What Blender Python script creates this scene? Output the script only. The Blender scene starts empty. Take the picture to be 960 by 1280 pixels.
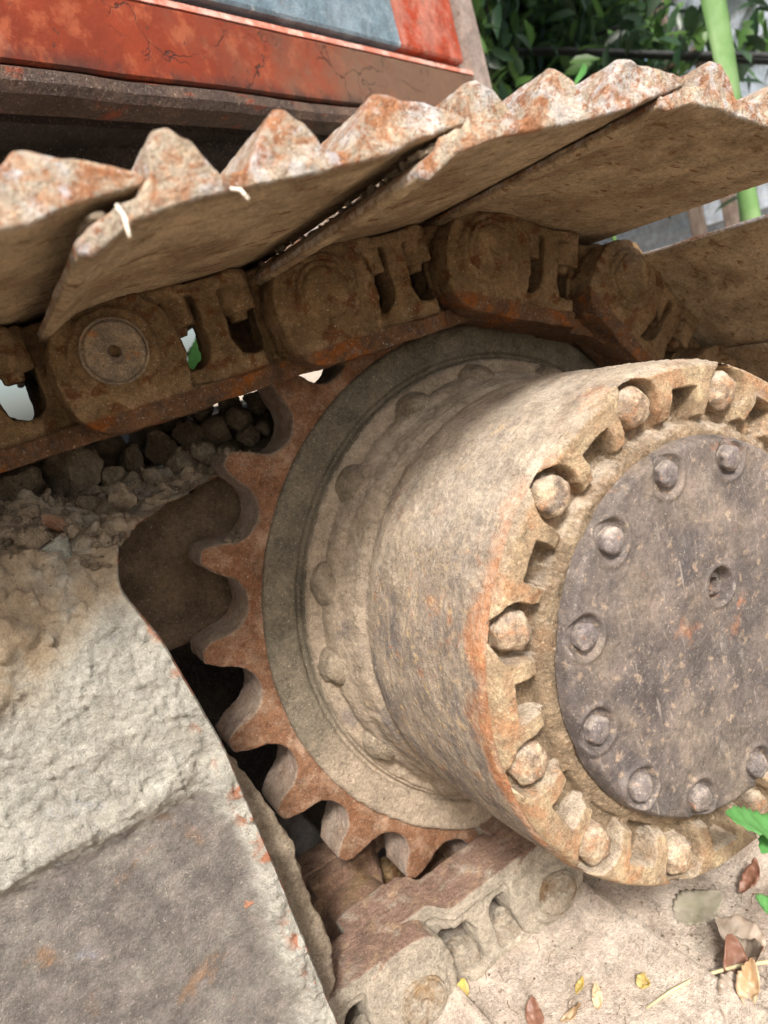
import bpy, bmesh, math, random
import numpy as np
from mathutils import Vector, Matrix, Euler
random.seed(7); rng = np.random.default_rng(7)
S = bpy.context.scene
COL = S.collection

# ------------------------------------------------------------------ camera
CAM = np.array([-0.42976382, -0.65206407, 0.29050425])
RC = np.array([[0.8334386652684729, -0.4732176849498789, -0.2853857282454456],
               [0.35656106604781357, 0.06595064641006654, 0.9319413706971813],
               [-0.42218976469634256, -0.8784734116003577, 0.22369682093600596]])
FPX = 924.85
cd = bpy.data.cameras.new('camera'); cam = bpy.data.objects.new('camera', cd); COL.objects.link(cam)
Mw = Matrix([[RC[0][i], RC[1][i], RC[2][i], CAM[i]] for i in range(3)] + [[0, 0, 0, 1]])
cam.matrix_world = Mw
cd.sensor_fit = 'VERTICAL'; cd.sensor_height = 24; cd.sensor_width = 18; cd.lens = FPX / 1280 * 24
cd.clip_start = 0.01; cd.clip_end = 400
cd.dof.use_dof = True; cd.dof.focus_distance = 0.60; cd.dof.aperture_fstop = 4.8
S.camera = cam

# ------------------------------------------------------------------ world, sun, exposure
SUN_EL, SUN_AZ = math.radians(46), math.radians(-22)      # azimuth measured from -y towards +x
sdir = Vector((math.sin(SUN_AZ) * math.cos(SUN_EL), -math.cos(SUN_AZ) * math.cos(SUN_EL), math.sin(SUN_EL)))
W = bpy.data.worlds.new('World'); S.world = W; W.use_nodes = True
wn = W.node_tree.nodes; bg = wn['Background']; sky = wn.new('ShaderNodeTexSky')
sky.sky_type = 'NISHITA'; sky.sun_disc = False; sky.sun_elevation = SUN_EL
sky.sun_rotation = math.atan2(sdir.x, sdir.y); sky.dust_density = 5.0; sky.air_density = 1.0; sky.ozone_density = 0.5
W.node_tree.links.new(sky.outputs[0], bg.inputs[0]); bg.inputs[1].default_value = 0.115
sl = bpy.data.lights.new('sun', 'SUN'); sl.energy = 3.0; sl.angle = math.radians(10); sl.color = (1, .96, .92)
so = bpy.data.objects.new('sun', sl); COL.objects.link(so); so.rotation_euler = sdir.to_track_quat('Z', 'Y').to_euler()
S.view_settings.view_transform = 'Standard'; S.view_settings.look = 'None'; S.view_settings.exposure = 1.02; S.view_settings.gamma = 1

# ------------------------------------------------------------------ helpers
def at_y(u, v, y):
    d = RC.T @ np.array([(u - 480) / FPX, -(v - 640) / FPX, -1.]); return CAM + d * (y - CAM[1]) / d[1]
def at_z(u, v, z):
    d = RC.T @ np.array([(u - 480) / FPX, -(v - 640) / FPX, -1.]); return CAM + d * (z - CAM[2]) / d[2]

def _h(ix, iy, iz, s):
    h = (ix.astype(np.uint32) * np.uint32(374761393)) + (iy.astype(np.uint32) * np.uint32(668265263)) + (iz.astype(np.uint32) * np.uint32(2246822519)) + np.uint32((s * 3266489917) & 0xffffffff)
    h = (h ^ (h >> np.uint32(13))) * np.uint32(1274126177); h = (h ^ (h >> np.uint32(16))) * np.uint32(2246822519); h ^= h >> np.uint32(13)
    return h.astype(np.float64) / 4294967295.0
def vn(P, f, s=0):
    Q = P * f; I = np.floor(Q).astype(np.int64); F = Q - I; F = F * F * F * (F * (F * 6 - 15) + 10); r = 0
    for dx in (0, 1):
        wx = F[:, 0] if dx else 1 - F[:, 0]
        for dy in (0, 1):
            wy = wx * (F[:, 1] if dy else 1 - F[:, 1])
            for dz in (0, 1):
                r = r + wy * (F[:, 2] if dz else 1 - F[:, 2]) * _h(I[:, 0] + dx, I[:, 1] + dy, I[:, 2] + dz, s)
    return r * 2 - 1
def fbm(P, f, o=4, s=0, g=.5):
    r = 0; a = 1; t = 0
    for i in range(o): r = r + a * vn(P, f, s + i * 17); t += a; a *= g; f *= 2.03
    return r / t
def ridg(P, f, o=3, s=0):
    r = 0; a = 1; t = 0
    for i in range(o): r = r + a * (1 - np.abs(vn(P, f, s + i * 13)) * 2); t += a; a *= .5; f *= 2.1
    return r / t
def cells(P, f, s=0):
    """distance to the nearest scattered point, in cell units, and that cell's random number"""
    Q = P * f; I = np.floor(Q).astype(np.int64); best = np.full(len(P), 9.); idv = np.zeros(len(P))
    for dx in (-1, 0, 1):
        for dy in (-1, 0, 1):
            for dz in (-1, 0, 1):
                a, b, c = I[:, 0] + dx, I[:, 1] + dy, I[:, 2] + dz
                d = (a + _h(a, b, c, s) - Q[:, 0]) ** 2 + (b + _h(a, b, c, s + 1) - Q[:, 1]) ** 2 + (c + _h(a, b, c, s + 2) - Q[:, 2]) ** 2
                m = d < best; best[m] = d[m]; idv[m] = _h(a, b, c, s + 3)[m]
    return np.sqrt(best), idv
def sst(x, a, b):
    t = np.clip((x - a) / (b - a), 0, 1); return t * t * (3 - 2 * t)
def crumbs(P, f, amt=.5, s=0):
    d, i = cells(P, f, s); return np.where(i < amt, np.sqrt(np.clip(1 - (d / .42) ** 2, 0, 1)), 0) / f * .42

def to_mesh(name, V, F, mat, attrs=None, smooth=True):
    me = bpy.data.meshes.new(name); V = np.asarray(V, float)
    if isinstance(F, np.ndarray):
        n = F.shape[1]; me.vertices.add(len(V)); me.vertices.foreach_set('co', V.ravel())
        me.loops.add(F.size); me.loops.foreach_set('vertex_index', F.ravel().astype(np.int32))
        me.polygons.add(len(F)); me.polygons.foreach_set('loop_start', np.arange(0, F.size, n, dtype=np.int32))
        me.update(calc_edges=True)
    else:
        me.from_pydata([tuple(v) for v in V], [], F); me.update()
    me.validate()
    me.polygons.foreach_set('use_smooth', np.full(len(me.polygons), smooth))
    for k, v in (attrs or {}).items():
        a = me.attributes.new(k, 'FLOAT', 'POINT'); a.data.foreach_set('value', np.asarray(v, np.float32))
    if mat: me.materials.append(mat)
    return me
def obj(name, me, parent=None, loc=None, rot=None, scale=None):
    o = bpy.data.objects.new(name, me); COL.objects.link(o)
    if parent: o.parent = parent
    if loc is not None: o.location = loc
    if rot is not None: o.rotation_euler = rot
    if scale is not None: o.scale = scale if hasattr(scale, '__len__') else (scale,) * 3
    return o
def tag(o, label=None, cat=None, group=None, kind=None):
    if label: o['label'] = label
    if cat: o['category'] = cat
    if group: o['group'] = group
    if kind: o['kind'] = kind
    return o
def empty(name, loc=(0, 0, 0)):
    return obj(name, None, None, loc)
def gridF(nu, nv, wu=False, flip=False):
    i = np.arange(nu if wu else nu - 1); j = np.arange(nv - 1); I, J = np.meshgrid(i, j, indexing='ij'); I2 = (I + 1) % nu
    F = np.stack([I * nv + J, I2 * nv + J, I2 * nv + J + 1, I * nv + J + 1], -1).reshape(-1, 4)
    return F[:, ::-1].copy() if flip else F
def normals(V, F):
    n = np.cross(V[F[:, 2]] - V[F[:, 0]], V[F[:, 3]] - V[F[:, 1]]) if F.shape[1] == 4 else np.cross(V[F[:, 1]] - V[F[:, 0]], V[F[:, 2]] - V[F[:, 0]])
    N = np.zeros_like(V)
    for k in range(F.shape[1]):
        for c in range(3): N[:, c] += np.bincount(F[:, k], n[:, c], len(V))
    return N / (np.linalg.norm(N, axis=1, keepdims=True) + 1e-12)
def remesh(bm, voxel):
    me = bpy.data.meshes.new('t'); bm.to_mesh(me); bm.free(); o = bpy.data.objects.new('t', me); COL.objects.link(o)
    m = o.modifiers.new('r', 'REMESH'); m.mode = 'VOXEL'; m.voxel_size = voxel
    dg = bpy.context.evaluated_depsgraph_get(); e = o.evaluated_get(dg).to_mesh()
    V = np.empty(len(e.vertices) * 3); e.vertices.foreach_get('co', V); V = V.reshape(-1, 3)
    F = np.empty(len(e.loops), np.int32); e.loops.foreach_get('vertex_index', F); F = F.reshape(-1, 4)
    bpy.data.objects.remove(o); bpy.data.meshes.remove(me)
    return V, F
def relax(V, F, n=2, k=.5):
    for _ in range(n):
        A = np.zeros_like(V); c = np.zeros(len(V))
        for a, b in ((0, 1), (1, 2), (2, 3), (3, 0)):
            for x in range(3): A[:, x] += np.bincount(F[:, a], V[F[:, b], x], len(V)) + np.bincount(F[:, b], V[F[:, a], x], len(V))
            c += np.bincount(F[:, a], minlength=len(V)) + np.bincount(F[:, b], minlength=len(V))
        V = V * (1 - k) + k * A / c[:, None]
    return V
def prism(bm, pts, y0, y1, taper=0):
    """closed outline in x,z pulled from y0 to y1"""
    a = [bm.verts.new((x, y0, z)) for x, z in pts]; b = [bm.verts.new((x, y1, z)) for x, z in pts]; n = len(pts)
    bm.faces.new(a); bm.faces.new(b[::-1])
    for i in range(n): bm.faces.new((a[i], b[i], b[(i + 1) % n], a[(i + 1) % n]))
    bmesh.ops.recalc_face_normals(bm, faces=bm.faces)
def box(bm, x0, x1, y0, y1, z0, z1):
    prism(bm, [(x0, z0), (x1, z0), (x1, z1), (x0, z1)], y0, y1)
def cyl(bm, cx, cz, r0, y0, y1, r1=None, n=48):
    r1 = r0 if r1 is None else r1
    a = [bm.verts.new((cx + r0 * math.cos(t), y0, cz + r0 * math.sin(t))) for t in np.linspace(0, 2 * math.pi, n, False)]
    b = [bm.verts.new((cx + r1 * math.cos(t), y1, cz + r1 * math.sin(t))) for t in np.linspace(0, 2 * math.pi, n, False)]
    bm.faces.new(a[::-1]); bm.faces.new(b)
    for i in range(n): bm.faces.new((a[i], a[(i + 1) % n], b[(i + 1) % n], b[i]))
def curve_plate(outer, holes, y0, y1):
    cu = bpy.data.curves.new('c', 'CURVE'); cu.dimensions = '2D'; cu.fill_mode = 'BOTH'; cu.extrude = abs(y1 - y0) / 2
    for pts in [outer] + holes:
        sp = cu.splines.new('POLY'); sp.points.add(len(pts) - 1); sp.use_cyclic_u = True
        for p, q in zip(sp.points, pts): p.co = (q[0], q[1], 0, 1)
    o = bpy.data.objects.new('c', cu); COL.objects.link(o); dg = bpy.context.evaluated_depsgraph_get()
    me = bpy.data.meshes.new_from_object(o.evaluated_get(dg)); bm = bmesh.new(); bm.from_mesh(me)
    for v in bm.verts: x, y, z = v.co; v.co = (x, (y0 + y1) / 2 - z, y)
    bmesh.ops.remove_doubles(bm, verts=bm.verts, dist=1e-6)
    bpy.data.objects.remove(o); bpy.data.curves.remove(cu); bpy.data.meshes.remove(me); return bm
def add_bm(dst, src):
    me = bpy.data.meshes.new('t'); src.to_mesh(me); src.free(); dst.from_mesh(me); bpy.data.meshes.remove(me)
def lathe(profile, nseg, noise=None):
    """profile of (y, r) spun about the y axis -> V, F, theta, u"""
    pr = np.array(profile); th = np.linspace(0, 2 * np.pi, nseg, False)
    T, Y = np.meshgrid(th, pr[:, 0], indexing='ij'); _, Rr = np.meshgrid(th, pr[:, 1], indexing='ij')
    V = np.stack([Rr * np.cos(T), Y, Rr * np.sin(T)], -1).reshape(-1, 3)
    return V, gridF(nseg, len(pr), True), T.ravel()
def dense(profile, step):
    out = []
    for (a, b) in zip(profile[:-1], profile[1:]):
        n = max(1, int(math.hypot(b[0] - a[0], b[1] - a[1]) / step))
        out += [(a[0] + (b[0] - a[0]) * i / n, a[1] + (b[1] - a[1]) * i / n) for i in range(n)]
    return out + [profile[-1]]
def tube(pts, rads, n=6):
    pts = [Vector(p) for p in pts]; V = []; F = []
    for i, p in enumerate(pts):
        d = (pts[min(i + 1, len(pts) - 1)] - pts[max(i - 1, 0)]).normalized()
        a = d.orthogonal().normalized() if abs(d.z) > .9 else d.cross(Vector((0, 0, 1))).normalized(); b = d.cross(a)
        r = rads[i] if hasattr(rads, '__len__') else rads
        for k in range(n):
            t = 2 * math.pi * k / n; V.append(p + a * math.cos(t) * r + b * math.sin(t) * r)
    for i in range(len(pts) - 1):
        for k in range(n): F.append((i * n + k, i * n + (k + 1) % n, (i + 1) * n + (k + 1) % n, (i + 1) * n + k))
    F.append(tuple(range(n))[::-1]); F.append(tuple(range((len(pts) - 1) * n, len(pts) * n)))
    return [tuple(v) for v in V], F

# ------------------------------------------------------------------ materials
class NT:
    def __init__(s, name, space='pos'):
        s.m = bpy.data.materials.new(name); s.m.use_nodes = True; s.t = s.m.node_tree; s.n = s.t.nodes; s.b = s.n['Principled BSDF']
        s.geo = s.n.new('ShaderNodeNewGeometry'); s.co = s.geo.outputs['Position']
        if space == 'obj':
            s.co = s.n.new('ShaderNodeTexCoord').outputs['Object']
    def lk(s, a, b): s.t.links.new(a, b)
    def math(s, op, a, b=None, c=None):
        n = s.n.new('ShaderNodeMath'); n.operation = op
        for i, x in enumerate((a, b, c)):
            if x is None: continue
            if isinstance(x, (int, float)): n.inputs[i].default_value = x
            else: s.lk(x, n.inputs[i])
        return n.outputs[0]
    def coord(s, st=None, rot=None):
        if st is None: return s.co
        n = s.n.new('ShaderNodeMapping'); n.inputs['Scale'].default_value = st
        if rot: n.inputs['Rotation'].default_value = rot
        s.lk(s.co, n.inputs[0]); return n.outputs[0]
    def noise(s, sc, det=5, ro=.6, dist=0, st=None, rot=None, kind='n', off=0):
        c = s.coord(st, rot)
        if kind == 'n':
            n = s.n.new('ShaderNodeTexNoise'); n.noise_dimensions = '4D'; n.inputs['W'].default_value = off
            n.inputs['Scale'].default_value = sc; n.inputs['Detail'].default_value = det; n.inputs['Roughness'].default_value = ro; n.inputs['Distortion'].default_value = dist
            s.lk(c, n.inputs['Vector']); return n.outputs['Fac']
        n = s.n.new('ShaderNodeTexVoronoi'); n.inputs['Scale'].default_value = sc
        if kind == 'crack': n.feature = 'DISTANCE_TO_EDGE'
        s.lk(c, n.inputs['Vector']); return n.outputs['Distance']
    def ramp(s, x, a, b):
        n = s.n.new('ShaderNodeMapRange'); n.interpolation_type = 'SMOOTHSTEP'; s.lk(x, n.inputs[0])
        n.inputs[1].default_value = a; n.inputs[2].default_value = b
        if a > b: n.inputs[1].default_value = b; n.inputs[2].default_value = a; n.inputs[3].default_value = 1; n.inputs[4].default_value = 0
        return n.outputs[0]
    def attr(s, k):
        n = s.n.new('ShaderNodeAttribute'); n.attribute_name = k; return n.outputs['Fac']
    def mix(s, base, col, fac):
        n = s.n.new('ShaderNodeMix'); n.data_type = 'RGBA'
        for i, x in ((6, base), (7, col)):
            if isinstance(x, tuple): n.inputs[i].default_value = (*x, 1)
            else: s.lk(x, n.inputs[i])
        if isinstance(fac, (int, float)): n.inputs[0].default_value = fac
        else: s.lk(fac, n.inputs[0])
        return n.outputs[2]
    def up(s, a=-.1, b=.9):
        n = s.n.new('ShaderNodeSeparateXYZ'); s.lk(s.geo.outputs['Normal'], n.inputs[0]); return s.ramp(n.outputs[2], a, b)
def grime(name, base, layers, rough=.85, bumps=((900, .5, 4),), dist=.0012, metal=0, space='pos', spec=.3, grain=1.0, pits=.55):
    """base colour, then layers (colour, scale, lo, hi, options) one over the other"""
    t = NT(name, space); c = base
    for i, L in enumerate(layers):
        col, sc, lo, hi = L[:4]; o = L[4] if len(L) > 4 else {}
        f = None
        if sc: f = t.ramp(t.noise(sc, o.get('det', 6), o.get('ro', .62), o.get('dist', .3), o.get('st'), o.get('rot'), off=i * 3.7), lo, hi)
        if 'attr' in o:
            a = t.attr(o['attr'])
            if 'ar' in o: a = t.ramp(a, *o['ar'])
            f = a if f is None else t.math('MULTIPLY', f, a)
        if 'add' in o:   # noise-broken attribute edge
            f = t.ramp(t.math('ADD', t.attr(o['add']), t.math('MULTIPLY', t.math('SUBTRACT', t.noise(sc, 6, .65, .3, off=i * 3.7 + 1), .5), o.get('k', 1.2))), lo, hi)
        if 'up' in o: f = t.math('MULTIPLY', f, t.up(*o['up'])) if f is not None else t.up(*o['up'])
        if 'm' in o: f = t.math('MULTIPLY', f, o['m'])
        c = t.mix(c, col, f)
    # fine grain of lighter and darker specks
    if pits:
        c = t.mix(c, (.11, .075, .05), t.math('MULTIPLY', t.ramp(t.noise(430, 3, .6, .5, off=41), .60, .66), pits)); c = t.mix(c, (.56, .50, .41), t.math('MULTIPLY', t.ramp(t.noise(520, 3, .6, .5, off=47), .62, .67), pits))
    g = t.math('ADD', t.ramp(t.noise(900, 3, .75, 0, off=9), .33, .67), t.math('ADD', t.ramp(t.noise(260, 4, .7, .3, off=19), .32, .68), t.math('MULTIPLY', t.ramp(t.noise(38, 5, .65, .4, off=29), .3, .7), 1.1)))
    hsv = t.n.new('ShaderNodeHueSaturation'); t.lk(t.math('ADD', t.math('MULTIPLY', g, .44 * grain), 1 - .62 * grain), hsv.inputs['Value'])
    if isinstance(c, tuple): hsv.inputs['Color'].default_value = (*c, 1)
    else: t.lk(c, hsv.inputs['Color'])
    hsv.inputs['Saturation'].default_value = 1.14; t.lk(hsv.outputs[0], t.b.inputs['Base Color'])
    t.b.inputs['Roughness'].default_value = rough; t.b.inputs['Metallic'].default_value = metal; t.b.inputs['Specular IOR Level'].default_value = spec
    h = None
    for bm_ in bumps:
        sc, k, det = bm_[:3]; kind = bm_[3] if len(bm_) > 3 else 'n'; st = bm_[4] if len(bm_) > 4 else None
        x = t.noise(sc, det, .65, .2, st, kind=kind)
        if kind == 'crack': x = t.ramp(x, 0, .06)
        x = t.math('MULTIPLY', x, k); h = x if h is None else t.math('ADD', h, x)
    if h is not None:
        bp = t.n.new('ShaderNodeBump'); bp.inputs['Distance'].default_value = dist * 2.2; bp.inputs['Strength'].default_value = 1
        t.lk(h, bp.inputs['Height']); t.lk(bp.outputs[0], t.b.inputs['Normal'])
    return t.m
DUST = (.49, .43, .355); DUST2 = (.36, .30, .23); MUDG = (.44, .415, .36)
M = {}
M['drum'] = grime('dusty_drum_paint', (.215, .18, .15), [
    ((.32, .265, .21), 24, .42, .62), ((.115, .108, .108), 34, .50, .66, dict(m=.75, st=(.6, 1.5, .6))), ((.40, .20, .115), 38, .56, .68, dict(m=.6)),
    ((.42, .19, .095), 22, .50, .95, dict(add='rim', k=2.2, m=.68)), ((.50, .37, .22), 110, .54, .66, dict(m=.65)),
    ((.42, .35, .27), 90, .47, .64, dict(m=.5, st=(.4, 1.6, .4))), ((.13, .10, .08), 300, .60, .68, dict(m=.5)), ((.33, .14, .07), 150, .62, .68, dict(m=.6)),
    ((.32, .265, .205), 50, .40, .8, dict(add='mud', k=.9)), (DUST, 22, .3, .6, dict(up=(.30, .95), m=.8))],
    bumps=((1400, .5, 5), (420, .7, 4)), dist=.0012, grain=.9)
M['rimface'] = grime('dusty_rim_face', (.35, .265, .18), [
    ((.42, .22, .125), 24, .46, .64, dict(m=.6)), ((.48, .385, .26), 60, .46, .62, dict(m=.8)), ((.24, .22, .20), 40, .60, .72, dict(m=.6)),
    ((.19, .145, .10), 60, .20, .50, dict(attr='mud')), ((.14, .11, .08), 130, .5, .62, dict(attr='mud', m=.7)), (DUST, 40, .3, .6, dict(up=(.2, .9), m=.7)), ((.20, .12, .07), 230, .63, .70, dict(m=.6))],
    bumps=((1300, .6, 5), (400, .8, 4)), dist=.0016)
M['cover'] = grime('dark_cover_steel', (.068, .058, .055), [
    ((.13, .108, .098), 30, .42, .62, dict(m=.75)), ((.21, .19, .175), 40, .55, .70, dict(m=.5, st=(1, 1, .45))), ((.058, .053, .055), 22, .56, .66, dict(m=.6)),
    ((.32, .15, .085), 24, .60, .70, dict(m=.6)), ((.34, .26, .19), 110, .56, .66, dict(m=.6)),
    ((.42, .37, .32), 200, .58, .68, dict(m=.35, st=(1, 1, .10), rot=(0, .5, 0))), ((.42, .36, .29), 420, .60, .68, dict(m=.5)), ((.17, .145, .12), 5, .35, .7, dict(m=.4)), ((.24, .195, .155), 12, .5, .66, dict(m=.55)),
    (DUST, 60, .5, .8, dict(add='mud', k=.5))],
    rough=.62, bumps=((1500, .3, 4), (260, .35, 4), (60, .5, 2)), dist=.0011, spec=.45, pits=.28)
M['bolt'] = grime('dusty_bolt', (.27, .20, .145), [((.38, .20, .11), 90, .48, .62, dict(m=.5)), ((.44, .36, .26), 90, .44, .60, dict(m=.85)), ((.10, .09, .085), 60, .54, .66, dict(m=.7)), (DUST, 60, .35, .6, dict(up=(.1, .9), m=.6))],
    bumps=((1200, .5, 4), (400, .6, 3)), dist=.0012, rough=.75)
M['bolt_dark'] = grime('dark_cover_bolt', (.15, .13, .125), [((.26, .22, .19), 90, .45, .6, dict(m=.7)), ((.36, .18, .10), 100, .6, .68, dict(m=.6)), (DUST, 60, .4, .65, dict(up=(.1, .9), m=.5))],
    bumps=((1200, .4, 4), (400, .5, 3)), dist=.001, rough=.6, spec=.5)
M['teeth'] = grime('rusty_sprocket', (.235, .13, .082), [
    ((.17, .085, .05), 24, .45, .65, dict(m=.8)), ((.40, .29, .215), 46, .46, .66, dict(m=.7)), ((.13, .06, .035), 70, .56, .68, dict(m=.7)), ((.42, .31, .22), 380, .54, .68, dict(m=.45)),
    ((.36, .30, .255), 25, .25, .6, dict(attr='side', m=.85)), (DUST2, 30, .35, .6, dict(up=(0, .9), m=.6))],
    bumps=((1100, .8, 4), (450, .8, 4)), dist=.0014)
M['disc'] = grime('dusty_hub_disc', (.14, .125, .095), [
    ((.19, .165, .125), 26, .42, .6, dict(m=.8)), ((.10, .09, .072), 60, .52, .64, dict(m=.6)), ((.36, .30, .235), 16, .05, .90, dict(add='mud', k=1.1)),
    ((.36, .21, .12), 60, .66, .74, dict(m=.6)), ((.44, .36, .26), 300, .6, .68, dict(m=.5))],
    bumps=((1100, .6, 4), (350, .8, 4)), dist=.0016)
M['hub'] = grime('mud_caked_hub', (.27, .225, .17), [((.36, .305, .24), 40, .45, .6), ((.24, .20, .16), 60, .56, .7, dict(m=.6)), ((.34, .19, .10), 90, .66, .72, dict(m=.5))],
    bumps=((900, .8, 4), (300, .9, 4)), dist=.002)
M['shoe'] = grime('dusty_rusty_shoe', (.47, .37, .255), [
    ((.30, .22, .145), 14, .42, .62), ((.19, .10, .05), 90, .56, .64, dict(m=.85, st=(.5, 1.6, 1.6))), ((.15, .075, .04), 45, .60, .70, dict(m=.8, st=(.45, 1.3, 1.3))),
    ((.40, .345, .275), 46, .26, .42, dict(attr='worn')), ((.52, .50, .48), 30, .50, .60, dict(attr='worn', m=.8)), ((.28, .12, .06), 36, .49, .58, dict(attr='worn', m=.85, det=9, ro=.75)), ((.36, .20, .12), 150, .48, .60, dict(attr='worn', m=.6)), ((.52, .51, .50), 34, .54, .64, dict(attr='worn', m=.7)), ((.25, .11, .06), 240, .56, .62, dict(attr='worn', m=.8)), ((.54, .55, .58), 60, .58, .68, dict(attr='worn', m=.7)),
    ((.50, .42, .32), 50, .4, .6, dict(attr='mud'))],
    bumps=((1000, .6, 4), (300, .9, 4)), dist=.0018)
M['link'] = grime('dusty_rusty_link', (.205, .14, .08), [
    ((.31, .22, .135), 30, .45, .62, dict(m=.9)), ((.14, .065, .032), 60, .53, .62, dict(m=.85)), ((.15, .085, .05), 60, .35, .75, dict(add='rail', k=1.2)),
    ((.30, .11, .04), 26, .50, .64, dict(attr='rail', m=.8)), ((.085, .06, .045), 90, .52, .62, dict(attr='rail', m=.8)), ((.20, .17, .15), 220, .56, .64, dict(attr='rail', m=.5)), ((.12, .07, .04), 260, .60, .67, dict(m=.7)), ((.40, .355, .29), 45, .5, .72, dict(add='low', k=.8)), ((.24, .155, .12), 40, .30, .5, dict(attr='lowrail', m=.9)), ((.40, .29, .20), 70, .52, .64, dict(attr='lowrail', m=.6))],
    bumps=((1000, .8, 4), (300, .9, 4)), dist=.0018)
M['pin'] = grime('worn_pin_end', (.19, .155, .12), [((.30, .235, .165), 60, .45, .6, dict(m=.8)), ((.30, .13, .05), 90, .58, .66, dict(m=.6)), ((.36, .31, .26), 400, .56, .64, dict(m=.5))],
    bumps=((1200, .5, 3), (400, .6, 3)), dist=.0012, rough=.7)
M['frame'] = grime('mud_caked_frame', (.345, .338, .298), [
    ((.28, .265, .23), 22, .45, .62, dict(m=.8)), ((.44, .425, .38), 60, .5, .66, dict(m=.7)), ((.130, .118, .108), 40, .25, 1.15, dict(add='panel', k=1.6)),
    ((.215, .19, .175), 60, .45, .62, dict(attr='panel', m=.7)), ((.31, .285, .25), 18, .52, .68, dict(attr='panel', m=.6)), ((.27, .16, .09), 20, .58, .70, dict(attr='panel', m=.7)), ((.40, .36, .30), 420, .60, .67, dict(attr='panel', m=.5)),
    ((.22, .24, .28), 24, .64, .72, dict(m=.5)), ((.32, .145, .09), 60, .46, .56, dict(attr='edge', m=.9)), ((.30, .16, .11), 34, .69, .72, dict(m=.8)), ((.27, .29, .35), 15, .60, .68, dict(m=.55)), ((.34, .27, .19), 30, .3, .55, dict(attr='heap', m=.9)),
    ((.50, .46, .39), 120, .55, .65, dict(attr='heap', m=.4))],
    bumps=((1100, .7, 4), (420, .7, 3)), dist=.0014, grain=.7, pits=.35)
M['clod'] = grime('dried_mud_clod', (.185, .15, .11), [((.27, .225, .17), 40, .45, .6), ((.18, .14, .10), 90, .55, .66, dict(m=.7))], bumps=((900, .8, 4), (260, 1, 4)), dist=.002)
M['stone'] = grime('grey_green_stone', (.27, .28, .24), [((.36, .35, .30), 60, .45, .6)], bumps=((900, .7, 4), (200, .8, 3)), dist=.002)
M['plate'] = grime('dark_back_plate', (.13, .095, .065), [((.19, .14, .095), 20, .42, .6), ((.09, .06, .045), 120, .58, .66, dict(m=.7))], bumps=((700, .6, 4), (150, .6, 4)), dist=.002)
M['dark'] = grime('underside_shade', (.035, .03, .027), [((.08, .065, .05), 9, .5, .7)], bumps=((120, 1, 4),), dist=.004)  # near-black colour carries the shade of the void under the machine
M['ground_shoe'] = grime('pale_dust_shoe', (.44, .375, .315), [
    ((.51, .445, .38), 30, .42, .6), ((.40, .335, .28), 60, .55, .7, dict(m=.6)), ((.17, .12, .09), 150, .67, .70, dict(m=.8)), ((.26, .21, .17), 480, .67, .70, dict(m=.45)),
    ((.36, .35, .28), 12, .56, .66, dict(m=.45))], bumps=((1000, .6, 5), (250, .7, 4), (60, .6, 3)), dist=.0016)
M['ground'] = grime('dusty_soil', (.36, .30, .235), [((.46, .39, .31), 3, .4, .6), ((.20, .16, .12), 40, .58, .7, dict(m=.7))], bumps=((60, 1, 6), (300, .5, 4)), dist=.01)

# paint
def paint():
    t = NT('scratched_orange_paint')
    c = t.mix((.21, .036, .013), (.15, .026, .011), t.ramp(t.noise(5, 4), .4, .6))
    c = t.mix(c, (.27, .07, .03), t.ramp(t.noise(26, 6, .7), .50, .64))
    g = t.n.new('ShaderNodeSeparateXYZ'); t.lk(t.co, g.inputs[0])
    right = t.ramp(t.math('ADD', g.outputs[0], t.math('MULTIPLY', t.math('SUBTRACT', t.noise(12, 6, .7), .5), .9)), -.05, .42)
    c = t.mix(c, (.125, .085, .055), t.math('MULTIPLY', right, .85))
    c = t.mix(c, (.05, .028, .02), t.math('MULTIPLY', t.ramp(t.noise(55, 8, .75, 1.2), .60, .64), .9))
    c = t.mix(c, (.045, .025, .018), t.math('MULTIPLY', t.ramp(t.noise(9, 3, .5, 2.5, (1, 1, 3)), .497, .503), 0))
    cr = t.n.new('ShaderNodeTexVoronoi'); cr.feature = 'DISTANCE_TO_EDGE'; cr.inputs['Scale'].default_value = 9
    w = t.n.new('ShaderNodeTexNoise'); w.inputs['Scale'].default_value = 14; w.inputs['Detail'].default_value = 5; t.lk(t.co, w.inputs['Vector'])
    vm = t.n.new('ShaderNodeVectorMath'); vm.operation = 'MULTIPLY_ADD'; t.lk(w.outputs['Color'], vm.inputs[0]); vm.inputs[1].default_value = (.12, .12, .12); t.lk(t.coord((.8, .8, 1.5)), vm.inputs[2]); t.lk(vm.outputs[0], cr.inputs['Vector'])
    crack = t.math('MULTIPLY', t.ramp(cr.outputs['Distance'], .012, .004), t.ramp(t.noise(7, 3, off=5), .45, .6))
    c = t.mix(c, (.03, .018, .014), t.math('MULTIPLY', crack, .8))
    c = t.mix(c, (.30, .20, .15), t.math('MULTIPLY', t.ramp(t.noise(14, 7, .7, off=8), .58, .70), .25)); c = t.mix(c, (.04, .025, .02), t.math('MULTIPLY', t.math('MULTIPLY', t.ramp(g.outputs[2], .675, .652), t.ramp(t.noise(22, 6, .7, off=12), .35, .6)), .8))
    t.lk(c, t.b.inputs['Base Color']); t.b.inputs['Roughness'].default_value = .55; t.b.inputs['Specular IOR Level'].default_value = .2
    bp = t.n.new('ShaderNodeBump'); bp.inputs['Distance'].default_value = .002; bp.inputs['Strength'].default_value = .7
    t.lk(t.math('SUBTRACT', t.noise(60, 6, .7), crack), bp.inputs['Height']); t.lk(bp.outputs[0], t.b.inputs['Normal'])
    return t.m
M['paint'] = paint()
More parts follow.
